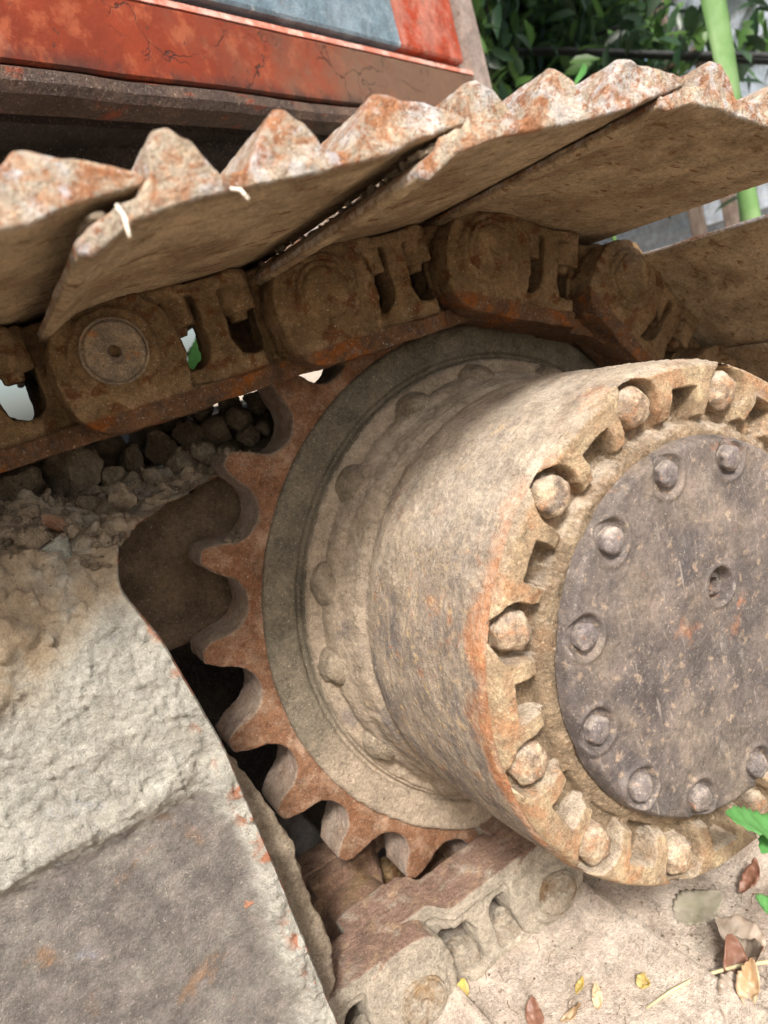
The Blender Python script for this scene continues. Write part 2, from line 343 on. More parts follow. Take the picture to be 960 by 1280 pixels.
M['pink'] = grime('pink_sky_sheen', (.48, .20, .155), [((.56, .36, .31), 30, .4, .6), ((.40, .09, .05), 40, .55, .68, dict(m=.7)), ((.20, .12, .09), 60, .66, .72, dict(m=.7))], rough=.5, bumps=((200, .5, 4),))  # pale pink puts the sky's reflection into the ledge colour; darker patches are wear
M['blue'] = grime('faded_grey_blue_paint', (.115, .16, .19), [((.16, .205, .235), 9, .4, .6), ((.14, .19, .22), 20, .5, .65, dict(m=.6)), ((.42, .45, .46), 60, .62, .68, dict(m=.5)), ((.25, .12, .07), 50, .68, .72, dict(m=.7))], rough=.55, bumps=((200, .5, 4),))
M['redpatch'] = grime('worn_red_paint', (.28, .065, .042), [((.36, .17, .135), 14, .42, .6, dict(m=.8)), ((.20, .13, .10), 16, .57, .63), ((.55, .45, .38), 50, .6, .68, dict(m=.5))], rough=.55, bumps=((200, .5, 4),))
M['post_m'] = grime('grey_brown_steel', (.19, .155, .14), [((.26, .215, .19), 10, .4, .6), ((.12, .08, .06), 60, .58, .68, dict(m=.7))], bumps=((200, .7, 4),))
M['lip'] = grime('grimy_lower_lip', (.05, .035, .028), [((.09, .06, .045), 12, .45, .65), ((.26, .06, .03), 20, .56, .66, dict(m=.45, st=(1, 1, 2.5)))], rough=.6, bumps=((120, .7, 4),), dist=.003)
M['timber'] = grime('weathered_timber', (.13, .10, .085), [((.20, .165, .14), 14, .4, .6, dict(st=(3, 3, .3))), ((.07, .05, .04), 30, .55, .7, dict(st=(3, 3, .2)))], bumps=((60, 1, 5),), dist=.003)
M['board'] = grime('blue_grey_board', (.60, .68, .78), [((.70, .76, .84), 5, .4, .6, dict(st=(1, .2, 3))), ((.55, .59, .64), 12, .52, .7, dict(m=.6, st=(1, .2, 3)))], bumps=((30, .6, 4),), dist=.003)
M['cable'] = grime('black_cable', (.03, .033, .035), [], bumps=(), rough=.6)
M['bark'] = grime('brown_bark', (.10, .075, .055), [((.17, .13, .10), 20, .45, .6)], bumps=((60, 1, 5),), dist=.01)
M['root'] = grime('pale_rootlet', (.62, .56, .48), [], bumps=())
M['rootd'] = grime('dark_rootlet', (.16, .12, .09), [], bumps=())
def leafmat(name, col, col2, trans=.35, rough=.5, sc=60):
    t = NT(name, 'obj'); c = t.mix(col, col2, t.ramp(t.noise(sc, 5), .4, .62)); 
    oi = t.n.new('ShaderNodeObjectInfo'); c = t.mix(c, tuple(x * .55 for x in col), t.math('MULTIPLY', oi.outputs['Random'], .5))
    t.lk(c, t.b.inputs['Base Color']); t.b.inputs['Roughness'].default_value = rough
    tr = t.n.new('ShaderNodeBsdfTranslucent'); t.lk(c, tr.inputs[0]); mx = t.n.new('ShaderNodeMixShader'); mx.inputs[0].default_value = trans
    t.lk(t.b.outputs[0], mx.inputs[1]); t.lk(tr.outputs[0], mx.inputs[2]); t.lk(mx.outputs[0], t.n['Material Output'].inputs[0]); return t.m
M['green'] = leafmat('fresh_green_leaf', (.16, .46, .12), (.22, .56, .18), .4)
M['dkgreen'] = leafmat('dark_green_leaf', (.030, .068, .034), (.06, .115, .055), .3, .35, 8)
M['mdgreen'] = leafmat('mid_green_leaf', (.09, .19, .05), (.14, .26, .07), .45, .4, 8)  # lighter green for leaves mixed at random into the crowns and for stems
M['limestrip'] = leafmat('lime_green_strip', (.22, .42, .14), (.36, .56, .25), .35, .5, 14)
M['yellow'] = leafmat('yellow_leaf', (.60, .42, .08), (.50, .40, .16), .3)
M['tan'] = leafmat('tan_leaf', (.42, .26, .13), (.55, .42, .27), .2)
M['brown'] = leafmat('brown_leaf', (.22, .10, .06), (.33, .17, .11), .15)
M['palebrown'] = leafmat('pale_dry_leaf', (.40, .33, .26), (.33, .25, .18), .15)
M['stain'] = leafmat('faded_green_leaf', (.30, .28, .20), (.37, .33, .26), .1)
M['twig'] = leafmat('pale_stalk', (.55, .50, .30), (.45, .38, .22), .1)

# ------------------------------------------------------------------ ground
gx = np.linspace(-1, 1, 161); gx = np.sign(gx) * np.abs(gx) ** 3 * 60; gy = gx
GX, GY = np.meshgrid(gx, gy, indexing='ij'); P = np.stack([GX.ravel(), GY.ravel(), np.zeros(GX.size)], 1)
P[:, 2] = -.425 + .012 * fbm(P, 4, 4, 3)
tag(obj('ground', to_mesh('ground', P, gridF(161, 161), M['ground'])), kind='structure')

# ------------------------------------------------------------------ the excavator
EX = tag(empty('crawler_excavator', (0, 0, -.41)), 'rusty mud caked crawler excavator with orange body, seen close at its drive sprocket and track', 'excavator')
def part(name, me, parent=EX, loc=(0, 0, 0), rot=None, scale=None, label=None):
    o = obj(name, me, parent, None, rot, scale); loc = Vector(loc)
    if parent is EX: loc = loc - EX.location
    o.location = loc
    if label: o['label'] = label
    return o

# --- final drive drum
NB = 12; PB = math.radians(66.1); PC = math.radians(66.87)
def angdist(T, phase, n):
    d = (T - phase) % (2 * np.pi / n); return np.minimum(d, 2 * np.pi / n - d)
prof = dense([(-.2545, .2085), (-.248, .2112), (-.238, .2122), (-.16, .2135), (-.10, .2140), (-.088, .2125), (-.082, .2070), (-.072, .2062), (-.064, .2125), (-.052, .2150), (-.040, .2175), (-.032, .2215), (-.024, .2235), (-.014, .2240), (-.010, .236), (-.0045, .2385), (-.004, .2365), (0, .2365)], .0017)
V, F, T = lathe(prof, 840)
N = normals(V, F); c0 = (N * np.stack([V[:, 0], V[:, 1] * 0, V[:, 2]], 1)).sum(1).mean()
if c0 < 0: F = F[:, ::-1].copy(); N = -N
y = V[:, 1]
top = np.clip(np.sin(T), 0, 1)
back = sst(y, -.12, -.06)
d = .0006 * fbm(V, 60, 4, 1) + .0022 * fbm(V, 14, 3, 5) * .5
d += (.22 + .6 * back) * .0010 * fbm(V, 170, 3, 8) + .00045 * sst(fbm(V, 380, 2, 88), .05, .4)
mm = sst(fbm(V, 22, 3, 31) + .9 * back + .65 * top - .30, .05, .5)
d += mm * (.0009 + .0010 * fbm(V, 90, 4, 12)) + .5 * crumbs(V, 260, .20, 4) * (mm * .7 + .3 * top)
d += back * top * (.35 * crumbs(V, 110, .3, 9) + .003 * np.clip(fbm(V, 35, 3, 44), 0, 1))
d -= .0004 * sst(ridg(V * [1, .35, 1], 120, 2, 77), .78, .95)
V = V + N * d[:, None]
rim = sst(-y, .205, .262)
drum = part('final_drive_housing', to_mesh('final_drive_housing', V, F, M['drum'], dict(mud=mm * .8, rim=rim)))

# front rim of the drum: a polar height field with bolt pockets and notches between them
nr, nt = 74, 1560
rr = np.linspace(.140, .2098, nr); tt = np.linspace(0, 2 * np.pi, nt, False)
TT, RR = np.meshgrid(tt, rr, indexing='ij'); T = TT.ravel(); r = RR.ravel()
X = np.stack([r * np.cos(T), 0 * r - .26, r * np.sin(T)], 1)
ab = angdist(T, PB, NB); an = angdist(T, PB + math.pi / NB, NB)
wob = .0012 * fbm(X, 55, 3, 21)
Y = np.full_like(r, -.2625)
Y = np.where(r > .2045, -.2625 + ((r - .2045) / .0053) ** 2 * .0075, Y)              # rounded outer edge
chan = sst(-(r + wob * 1.5), -.1700, -.1660)                                            # inner channel
dbolt = np.hypot(r * np.cos(ab) - .1885, r * np.sin(ab)) + wob
pock = sst(-dbolt, -.0222, -.0192)
openb = sst(-(np.abs(r * np.sin(ab)) + wob), -.0200, -.0165) * sst(-(r), -.186, -.182)
notch = sst(-(np.abs(r * np.sin(an)) + wob), -.0150, -.0130) * sst(-(r + wob), -.1915, -.1892)
inr = sst(r + wob, .1590, .1650); rec = np.maximum.reduce([chan * .50, pock * .80, openb * .75 * inr, notch * inr])
Y += rec * .0225
tooth = np.clip(1 - rec, 0, 1)
fill = sst(fbm(X, 18, 3, 5), -.1, .5)
mud = np.clip(chan * (.30 + .5 * fill) + rec * .12, 0, 1)
Y -= .0050 * sst(-r, -.1655, -.1545) * (1 + .5 * fbm(X, 50, 3, 71))
Y -= mud * (.0035 + .0035 * fbm(X, 110, 4, 2)) + rec * .8 * crumbs(X, 230, .45, 3)
Y -= .0008 * fbm(X, 70, 3, 9) + tooth * .0005 * fbm(X, 260, 3, 10) + tooth * .35 * crumbs(X, 300, .10, 8)
Y += .0045 * tooth * sst(-r, -.186, -.168)
V = X.copy(); V[:, 1] = Y; V[:, 0] = r * np.cos(T); V[:, 2] = r * np.sin(T)
F = gridF(nt, nr, True); 
if normals(V, F)[:, 1].mean() > 0: F = F[:, ::-1].copy()
part('drum_rim_face', to_mesh('drum_rim_face', V, F, M['rimface'], dict(mud=np.clip(rec * .85 + .3 * chan, 0, 1))))

def dome_bolt(rb, h, seed, hexy=.25, mat=None):
    n, m = 40, 16; th = np.linspace(0, 2 * np.pi, n, False)
    pr = [(.004, 1.0), (0, 1.0), (-h * .45, 1.0), (-h * .62, .97), (-h * .8, .86), (-h * .93, .66), (-h, .40), (-h * 1.01, .15), (-h * 1.01, .001)]
    pr = dense([(a, b * rb) for a, b in pr], .0013); V, F, T = lathe(pr, n)
    hx = 1 + hexy * .16 * (np.cos(6 * T) * .5); V[:, 0] *= hx; V[:, 2] *= hx
    N = normals(V, F)
    if (N[:, 1]).mean() > 0: F = F[:, ::-1].copy(); N = -N
    V = V + N * (.0009 * fbm(V + seed, 110, 3, seed) + .0011 * fbm(V + seed, 45, 2, seed + 3) + .0010 * sst(fbm(V + seed, 200, 2, seed + 4), .1, .5))[:, None]
    return to_mesh('bolt', V, F, mat)
for k in range(NB):
    a = PB + k * 2 * math.pi / NB
    part('rim_bolt', dome_bolt(.0150, .0175, 3 + k, .6, M['bolt']), drum, (.1885 * math.cos(a), -.2448, .1885 * math.sin(a)), (0, random.random() * 6, 0))

# --- cover plate
cy0 = -.2700
nr, nt = 120, 900
rr = np.concatenate([np.linspace(.0005, .146, nr - 14), np.linspace(.147, .1530, 14)]); TT, RR = np.meshgrid(np.linspace(0, 2 * np.pi, nt, False), rr, indexing='ij'); T = TT.ravel(); r = RR.ravel()
X = np.stack([r * np.cos(T), 0 * r, r * np.sin(T)], 1)
Y = np.full_like(r, cy0) + np.where(r > .1455, ((r - .1455) / .0075) ** 3 * .011, 0)
ab = angdist(T, PC, 12); db = np.hypot(r * np.cos(ab) - .1357, r * np.sin(ab)) + .0006 * fbm(X, 90, 2, 4)
Y += .0040 * sst(-db, -.0168, -.0130) - .0016 * np.exp(-((db - .0180) / .0022) ** 2)
dp = np.hypot(X[:, 0] - .016, X[:, 2] - .031); 
Y += .0125 * sst(-dp, -.0150, -.0128) - .006 * sst(-dp, -.0102, -.0088) * (dp > 0) + .0012 * np.sin(dp * 2800) * (dp < .0135) - .0014 * np.exp(-((dp - .0168) / .0022) ** 2) + .010 * sst(-dp, -.0055, -.0042)
Y += .0005 * fbm(X, 40, 3, 3) + .00025 * fbm(X, 220, 3, 5) + .0022 * fbm(X, 9, 2, 7) * .4
dpit = sst(fbm(X, 130, 3, 15), .42, .6); Y += dpit * .0004
medge = sst(r, .132, .150) * (.45 + .8 * fbm(X, 22, 3, 6)); Y -= np.clip(medge, 0, 1) * (.0012 + .0009 * fbm(X, 160, 3, 9)) * (r < .1515) * 1.3
V = np.stack([X[:, 0], Y, X[:, 2]], 1); F = gridF(nt, nr, True)
if normals(V, F)[:, 1].mean() > 0: F = F[:, ::-1].copy()
ring = np.clip(.55 * np.exp(-((db - .0175) / .0035) ** 2) + .7 * np.exp(-((dp - .0145) / .004) ** 2) + .8 * (dp < .0125), 0, 1)
cover = part('cover_plate', to_mesh('cover_plate', V, F, M['cover'], dict(mud=np.clip(medge, 0, 1) * .38 + ring * .55)))
for k in range(12):
    a = PC + k * math.pi / 6
    part('cover_bolt', dome_bolt(.0100, .0075, 40 + k, .35, M['bolt_dark']), cover, (.1357 * math.cos(a), -.2675, .1357 * math.sin(a)), (0, random.random() * 6, 0))

# --- sprocket
NT_ = 23; ph = math.radians(137.71); pitch = 2 * math.pi / NT_
pts = []
for k in range(NT_):
    a0 = ph + k * pitch + pitch / 2; er = (math.cos(a0), math.sin(a0)); et = (-math.sin(a0), math.cos(a0))
    q = [(.0285 * math.sin(t), .3200 - .0285 * math.cos(t)) for t in np.linspace(-1.15, 1.15, 15)]
    hw_ = .336 * math.sin(pitch / 2 - math.radians(1.15)); q += [(sg * (.0260 + (hw_ - .0260) * f_ - .0020 * math.sin(math.pi * f_)), .3084 + (.3345 - .3084) * f_) for sg in (-1, 1) for f_ in (.25, .5, .75, 1)]
    for la, ra in q:
        x, z = er[0] * ra + et[0] * la, er[1] * ra + et[1] * la; pts.append((math.atan2(z, x), x, z))
pts.sort(); ring_o = [(x, z) for _, x, z in pts]
hole = [(.20 * math.cos(t), .20 * math.sin(t)) for t in np.linspace(0, 2 * math.pi, 90, False)]
bm = curve_plate(ring_o, [hole], .002, .060)
V, F = remesh(bm, .0020); V = relax(V, F, 5); N = normals(V, F)
rad = np.hypot(V[:, 0], V[:, 2]); side = sst(1 - np.abs(N[:, 1]), .3, .7)
V[:, 1] = .031 + (V[:, 1] - .031) * (1 - .16 * sst(rad, .305, .332))
V = V + N * (.0010 * fbm(V, 90, 4, 3) + .0007 * fbm(V, 260, 2, 4) + .0014 * fbm(V, 30, 2, 9) * .6)[:, None]
spro = part('drive_sprocket', to_mesh('drive_sprocket', V, F, M['teeth'], dict(side=side)))
prof = dense([(.006, .2790), (-.001, .2785), (-.0035, .2755), (-.0040, .262), (-.0040, .250), (-.0030, .247), (.0008, .2455), (.0010, .2425), (-.0015, .2415), (-.0060, .2405), (-.0065, .2385), (-.003, .2365), (-.003, .230), (-.003, .215)], .0016)
V, F, T = lathe(prof, 900); N = normals(V, F)
if N[:, 1].mean() > 0: F = F[:, ::-1].copy(); N = -N
low = sst(-V[:, 2], -.06, .16) * .9 + .1 * fbm(V, 20, 2, 5)
V = V + N * (.0007 * fbm(V, 70, 4, 7) + .0005 * fbm(V, 240, 3, 8) + low.clip(0, 1) * .0012 * fbm(V, 120, 3, 14))[:, None]
part('hub_disc', to_mesh('hub_disc', V, F, M['disc'], dict(mud=low)), spro)
for k in range(15):
    a = math.radians(179.5 + k * 24 + (k % 3 - 1) * 1.5); V, F, T = lathe(dense([(.014, .0215), (.002, .0195), (-.008, .0165), (-.014, .0115), (-.0165, .006), (-.017, .0005)], .0016), 44)
    N = normals(V, F)
    if N[:, 1].mean() > 0: F = F[:, ::-1].copy(); N = -N
    V = V + N * (.0028 * fbm(V + k, 55, 3, k) + .0012 * fbm(V + k, 190, 3, k + 2))[:, None]; V[:, 0] *= 1.15
    part('hub_bolt', to_mesh('hub_bolt', V, F, M['hub']), spro, (.2165 * math.cos(a), -.020, .2165 * math.sin(a)), (0, -a + math.pi / 2, 0))

# --- track link (local: origin at its pin, x towards the next pin, +z towards the shoe, near face towards -y)
LP = .178
def link_mesh(near=True, slim=False):
    arc = lambda cx, cz, r_, a, b, n: [(cx + r_ * math.cos(math.radians(t)), cz + r_ * math.sin(math.radians(t))) for t in np.linspace(a, b, n)]
    boss_ = [(-.0140, .0380), (-.0265, .0315), (-.0345, .0240), (-.0410, .0150), (-.0445, .005), (-.0455, -.005), (-.0445, -.015), (-.0420, -.028), (-.0385, -.038), (-.0340, -.0455), (-.0280, -.0515), (-.0205, -.0555), (-.012, -.058)]
    outer = boss_ + [(.02, -.0575), (.185, -.0565)] + arc(LP, -.002, .048, -80, 46, 16) + [(LP + .02, .036), (-.010, .0365)]
    def win(x0, x1):
        xm = (x0 + x1) / 2; w = (x1 - x0) / 2; return [(x0, .026), (x0, -.012)] + [(xm + w * math.cos(t), -.012 + .018 * math.sin(t)) for t in np.linspace(math.pi, 2 * math.pi, 12)] + [(x1, -.012), (x1, .026)]
    bm = curve_plate(outer, [win(.040, .074), win(.094, .127)], -.066, -.034)
    b2 = bmesh.new(); prism(b2, boss_ + [(.018, -.0575), (.046, -.040), (.052, -.012), (.047, .018), (.030, .036), (-.010, .0375)], -.0755, -.036); add_bm(bm, b2)
    cyl(bm, 0, 0, .0310, -.0810, -.05, .0395); cyl(bm, LP, 0, .044, -.060, -.030)
    prism(bm, [(-.012, -.058), (.205, -.058), (.205, -.0455), (.165, -.041), (.10, -.0435), (.03, -.040), (.0, -.046)], -.0715, -.034 if slim else -.012)
    prism(bm, [(-.02, .026), (.175, .026), (.175, .0355), (-.02, .0355)], -.070, -.024)
    prism(bm, [(.076, -.03), (.092, -.03), (.092, .03), (.076, .03)], -.0675, -.03)
    V, F = remesh(bm, .0017); V = relax(V, F, 2); 
    V[:, 1] += .024 * sst(V[:, 0], .112, .132)
    N = normals(V, F); z = V[:, 2]; x = V[:, 0]
    rail = sst(-z, .038, .047)
    d = .0011 * fbm(V, 60, 4, 3) + .0009 * fbm(V, 190, 3, 6) - .0014 * sst(fbm(V, 110, 3, 8), .25, .5) * (1 - rail) + .0018 * sst(fbm(V, 26, 3, 18), 0, .5)
    V = V + N * d[:, None]
    if not near: V[:, 1] = .062 - V[:, 1]; F = F[:, ::-1].copy()
    return V, F, rail
LV, LF, LR = link_mesh(True); FV, FF, FR = link_mesh(False)
SV, SF, SR = link_mesh(False, True); lm = to_mesh('track_link', LV, LF, M['link'], dict(rail=LR, low=LR * 0 - .3)); fm = to_mesh('far_track_link', FV, FF, M['link'], dict(rail=FR, low=FR * 0 - .3))
lmb = to_mesh('track_link_dusty', LV, LF, M['link'], dict(rail=LR * 0, low=LR * 0 + .95, lowrail=sst(-normals(LV, LF)[:, 2], .45, .75) * sst(-LV[:, 2], .044, .050))); fmb = to_mesh('far_track_link_dusty', SV, SF, M['link'], dict(rail=SR * 0, low=SR * 0 + .1, lowrail=SR * 0 + .9))
def pin_mesh(nm, prof, amp, mat):
    V, F, T = lathe(dense(prof, .0014), 90); N = normals(V, F)
    if N[:, 1].mean() > 0: F = F[:, ::-1].copy(); N = -N
    V = V + N * (amp * .0004 * fbm(V, 150, 3, 3) + amp * .0006 * fbm(V, 60, 2, 7))[:, None]; return to_mesh(nm, V, F, mat, dict(low=V[:, 0] * 0 - .2))
pinm = pin_mesh('link_pin', [(-.040, .0245), (-.0795, .0245), (-.0812, .0240), (-.0815, .0228), (-.0800, .0222), (-.0800, .0216), (-.0826, .0210), (-.0828, .0060), (-.0823, .0048), (-.0775, .0036), (-.0765, .0005)], 1, M['pin'])
pinl = pin_mesh('dusty_link_pin', [(-.040, .0245), (-.0795, .0245), (-.0812, .0240), (-.0815, .0228), (-.0803, .0222), (-.0803, .0216), (-.0826, .0210), (-.0828, .0060), (-.0823, .0048), (-.0790, .0036), (-.0785, .0005)], 2.5, M['link']); pinl.attributes['low'].data.foreach_set('value', np.full(len(pinl.vertices), .64, np.float32))
pinw = pin_mesh('worn_link_pin', [(-.040, .0255), (-.0790, .0255), (-.0810, .0240), (-.0800, .0225), (-.0800, .0210), (-.0830, .0190), (-.0840, .0150), (-.0835, .0080), (-.0825, .0040), (-.0820, .0005)], 3, M['link'])
bm = bmesh.new(); cyl(bm, 0, 0, .0185, -.014, .0175, .0185, 6); cyl(bm, 0, 0, .0085, -.021, 0, .0095, 24); bmesh.ops.bevel(bm, geom=list(bm.edges), offset=.0012, segments=2, affect='EDGES')
V, F = remesh(bm, .0014); V = relax(V, F, 1); N = normals(V, F); V = V + N * (.0009 * fbm(V, 120, 3, 3) + .0010 * fbm(V, 45, 2, 5))[:, None]
V = V[:, [0, 2, 1]] * [1, 1, 1]; F = F[:, ::-1].copy(); nutm = to_mesh('shoe_bolt', V, F, M['link'], dict(rail=V[:, 0] * 0 - .3, low=V[:, 0] * 0 - .1))
nutmb = nutm.copy(); nutmb.attributes['low'].data.foreach_set('value', np.full(len(V), .7, np.float32))
bm = bmesh.new(); cyl(bm, 0, 0, .0370, -.040, .102, n=64); V, F = remesh(bm, .003); V = relax(V, F, 1); N = normals(V, F); V += N * (.0010 * fbm(V, 60, 3, 3))[:, None]
bushm = to_mesh('track_bushing', V, F, M['link'], dict(rail=V[:, 0] * 0 - .1, low=V[:, 0] * 0 + .1, lowrail=V[:, 0] * 0 + .8))

# --- track shoe
STOP = np.array([(-.041, .0290), (-.034, .0335), (-.022, .0385), (-.006, .0415), (-.001, .046), (.003, .062), (.0085, .0708), (.0165, .0712), (.0215, .066), (.0300, .0440), (.044, .0445), (.062, .0635), (.0695, .0708), (.0755, .0705), (.0800, .065), (.088, .0440), (.098, .0450), (.118, .0635), (.1265, .0710),
        (.1345, .0700), (.145, .0645), (.172, .0520), (.1745, .0495)])
SBOT = np.array([(-.041, .0235), (-.036, .0215), (-.026, .0265), (-.014, .0320), (.016, .0360), (.08, .0368), (.122, .0385), (.140, .0425), (.172, .0460), (.1745, .0485)])
def shoe_mesh(seed, flat=False):
    xs = np.linspace(-.041, .1745, 216); zt = np.interp(xs, STOP[:, 0], STOP[:, 1]); zb = np.interp(xs, SBOT[:, 0], SBOT[:, 1])
    for _ in range(2): zt[1:-1] = (zt[:-2] + 2 * zt[1:-1] + zt[2:]) / 4
    mid = lambda i, n: [(xs[i], zb[i] + (zt[i] - zb[i]) * k / n) for k in range(1, n)]
    loop = np.array([(x, z) for x, z in zip(xs, zb)] + mid(-1, 3) + [(x, z) for x, z in zip(xs[::-1], zt[::-1])] + mid(0, 4)[::-1]); m = len(loop); n = len(xs)
    ys = np.concatenate([[-.3110, -.3106, -.3096, -.308], np.linspace(-.3065, -.285, 18), np.linspace(-.2825, -.20, 34), np.linspace(-.195, .374, 100)])
    V = np.zeros((len(ys), m, 3)); V[:, :, 0] = loop[:, 0]; V[:, :, 2] = loop[:, 1]; V[:, :, 1] = ys[:, None]
    mz = (np.interp(loop[:, 0], xs, zt) + np.interp(loop[:, 0], xs, zb)) / 2; half = np.maximum(np.abs(loop[:, 1] - mz), 1e-4)
    for r_, sh in ((0, .0016), (1, .0007), (2, .0002)): V[r_, :, 2] = mz + (loop[:, 1] - mz) * np.maximum(0, 1 - sh / half)
    # corners of the grouser ends are worn back
    V[:, :, 1] += 0
    F = gridF(len(ys), m); idx = np.arange(len(ys) * m).reshape(len(ys), m); extra = np.stack([idx[:-1, -1], idx[1:, -1], idx[1:, 0], idx[:-1, 0]], 1); F = np.concatenate([F, extra])
    V = V.reshape(-1, 3); rows = []; base = len(V); nb = np.arange(n); nt_ = m - len(mid(0, 4)) - 1 - np.arange(n); K = 7; g = np.zeros((K, n), int); g[0] = nb; g[-1] = nt_; add = []
    for k in range(1, K - 1): g[k] = base + len(add) * n; g[k] += np.arange(n); add.append(V[nb] + (V[nt_] - V[nb]) * k / (K - 1))
    V = np.concatenate([V] + add); cap = np.stack([g[:-1, :-1], g[:-1, 1:], g[1:, 1:], g[1:, :-1]], -1).reshape(-1, 4)
    F = np.concatenate([F, cap]); N = normals(V, F)
    tb = N[m * 40:m * 41]; 
    if (tb[:, 2] * (loop[:, 1] - mz)).sum() < 0: F = F[:, ::-1].copy(); N = -N
    capv = np.zeros(len(V)); capv[base:] = 1
    c2 = normals(V, cap); 
    if c2[base + 3 * n // 2, 1] * N[m * 40, 2] != 0:
        cn = np.cross(V[F[-1, 2]] - V[F[-1, 0]], V[F[-1, 3]] - V[F[-1, 1]])
        if cn[1] > 0: F[-len(cap):] = F[-len(cap):, ::-1]
    N = normals(V, F); x, y_, z = V.T
    zt_ = np.interp(x, xs, zt); zb_ = np.interp(x, xs, zb); hgt = (z - zb_) / (zt_ - zb_ + 1e-6); under = (hgt < .25) * (y_ > -.3095)
    end = sst(-y_, .296, .3095)
    valley = sst(-zt_, -.050, -.0445)
    mudn = sst(fbm(V, 30, 3, seed + 8) + .40 * end, .05, .45); mud = mudn * valley * (hgt > .7)
    worn = (1 - under) * (1.0 - .0)
    d = .0005 * fbm(V, 60, 3, seed) + .0004 * fbm(V, 230, 2, seed + 1) - .0005 * under * sst(fbm(V * [.7, 1, 1], 130, 3, 8), .3, .6)
    d += .0007 * end * fbm(V, 150, 3, seed + 5)
    V = V + N * d[:, None]; V[:, 2] += mud * (.0035 + .003 * fbm(V, 60, 3, 3) + .0022 * fbm(V, 160, 3, seed + 3)) * (.35 + .65 * end)
    V[:, 1] += (hgt > .3) * sst(zt_, .046, .069) * sst(-y_, .300, .311) * (.0030 + .0035 * fbm(V, 24, 3, seed + 6)) + .0012 * end * fbm(V, 60, 3, seed + 9)
    V[:, 2] -= (hgt > .9) * .0014 * sst(zt_, .06, .069) * (1 + fbm(V * [1, .4, 1], 14, 3, seed + 2)) + .0025 * (hgt > .8) * sst(zt_, .06, .069) * sst(-y_, .303, .311)
    return V, F, worn, np.clip(mud + end * .3 * mudn * (hgt < .6), 0, 1)
sm = []
for s_ in (11, 12, 13):
    V, F, w, m_ = shoe_mesh(s_); sm.append(to_mesh('track_shoe', V, F, M['shoe'], dict(worn=w, mud=m_)))
def mud_blobs(seed, n, fx, fy, fz, smin, smax):
    r_ = random.Random(seed); bm = bmesh.new()
    for i in range(n):
        b = bmesh.new(); bmesh.ops.create_icosphere(b, subdivisions=2, radius=1); s = r_.uniform(smin, smax); c = (fx(r_), fy(r_), fz(r_)); q = [r_.uniform(.7, 1.4) for _ in range(3)]
        for v in b.verts: v.co = Vector((v.co.x * s * q[0] + c[0], v.co.y * s * q[1] + c[1], v.co.z * s * q[2] + c[2]))
        add_bm(bm, b)
    V, F = remesh(bm, .0013); N = normals(V, F); return V + N * (.0012 * fbm(V, 130, 3, seed) + .0008 * fbm(V, 320, 2, seed))[:, None], F
mudm = []
for q_ in (1, 2):
    V, F = mud_blobs(q_, 420, lambda r: r.uniform(-.031, -.004), lambda r: -.306 + (abs(r.gauss(0, .03)) if r.random() < .4 else r.uniform(0, .42)), lambda r: r.uniform(.0365, .0395), .0010, .0027)
    mudm.append(to_mesh('caked_mud', V, F, M['hub']))
V, F, w, m_ = shoe_mesh(21); Nn = normals(V, F)
ins = sst(-Nn[:, 2], .3, .7); V[:, 2] -= ins * (.0035 + .0016 * fbm(V, 30, 4, 5) + .0008 * fbm(V, 140, 3, 6) + .5 * crumbs(V, 200, .12, 3)); smb = to_mesh('dust_covered_shoe', V, F, M['ground_shoe'])

pins = [(-.858, .334), (-.681, .335), (-.503, .335), (-.325, .335), (-.148, .337), (.030, .3370)]
for k in range(1, 5): a = math.radians(84.9 - 31.4 * k); pins.append((.337 * math.cos(a), .337 * math.sin(a)))
pins += [(.085, -.310), (-.093, -.308), (-.267, -.312), (-.445, -.313), (-.623, -.313)]
lab = {3: 'track link left of the sprocket with a bare round pin end', 11: 'dusty track link lying below the drum'}
for i in range(len(pins) - 1):
    (x0, z0), (x1, z1) = pins[i], pins[i + 1]; a = math.atan2(z1 - z0, x1 - x0); rot = (0, -a, 0); sc = math.hypot(x1 - x0, z1 - z0) / LP
    low = i >= 10
    L1 = part('track_link', lmb if low else lm, EX, (x0, 0, z0), rot, label=lab.get(i))
    L2 = part('track_link', fmb if low else fm, EX, (x0, 0, z0), rot)
    part('link_pin', pinl if low else (pinm if i == 3 else pinw), L1, (0, -.003, 0), (0, random.random() * 6, 0))
    for bx in (.056, .110):
        part('shoe_bolt', nutmb if low else nutm, L1, (bx, -.053 if bx < .1 else -.049, .0225 if low else .0190), (0, 0, random.random()))
        if low: part('shoe_bolt', nutm, L2, (bx, .112, .0165), (0, 0, random.random()))
    part('track_bushing', bushm, EX, (x0, 0, z0), rot, (1.22, 1, 1.22) if low else None)
    sh_ = .036 if i == 6 else (.008 if i == 7 else 0); sho = part('track_shoe', smb if low else sm[i % 3], EX, (x0 + sh_ * math.cos(a), 0, z0 + sh_ * math.sin(a)), rot)
    if i in (1, 2, 3, 4): part('caked_mud', mudm[i % 2], sho)['kind'] = 'stuff'

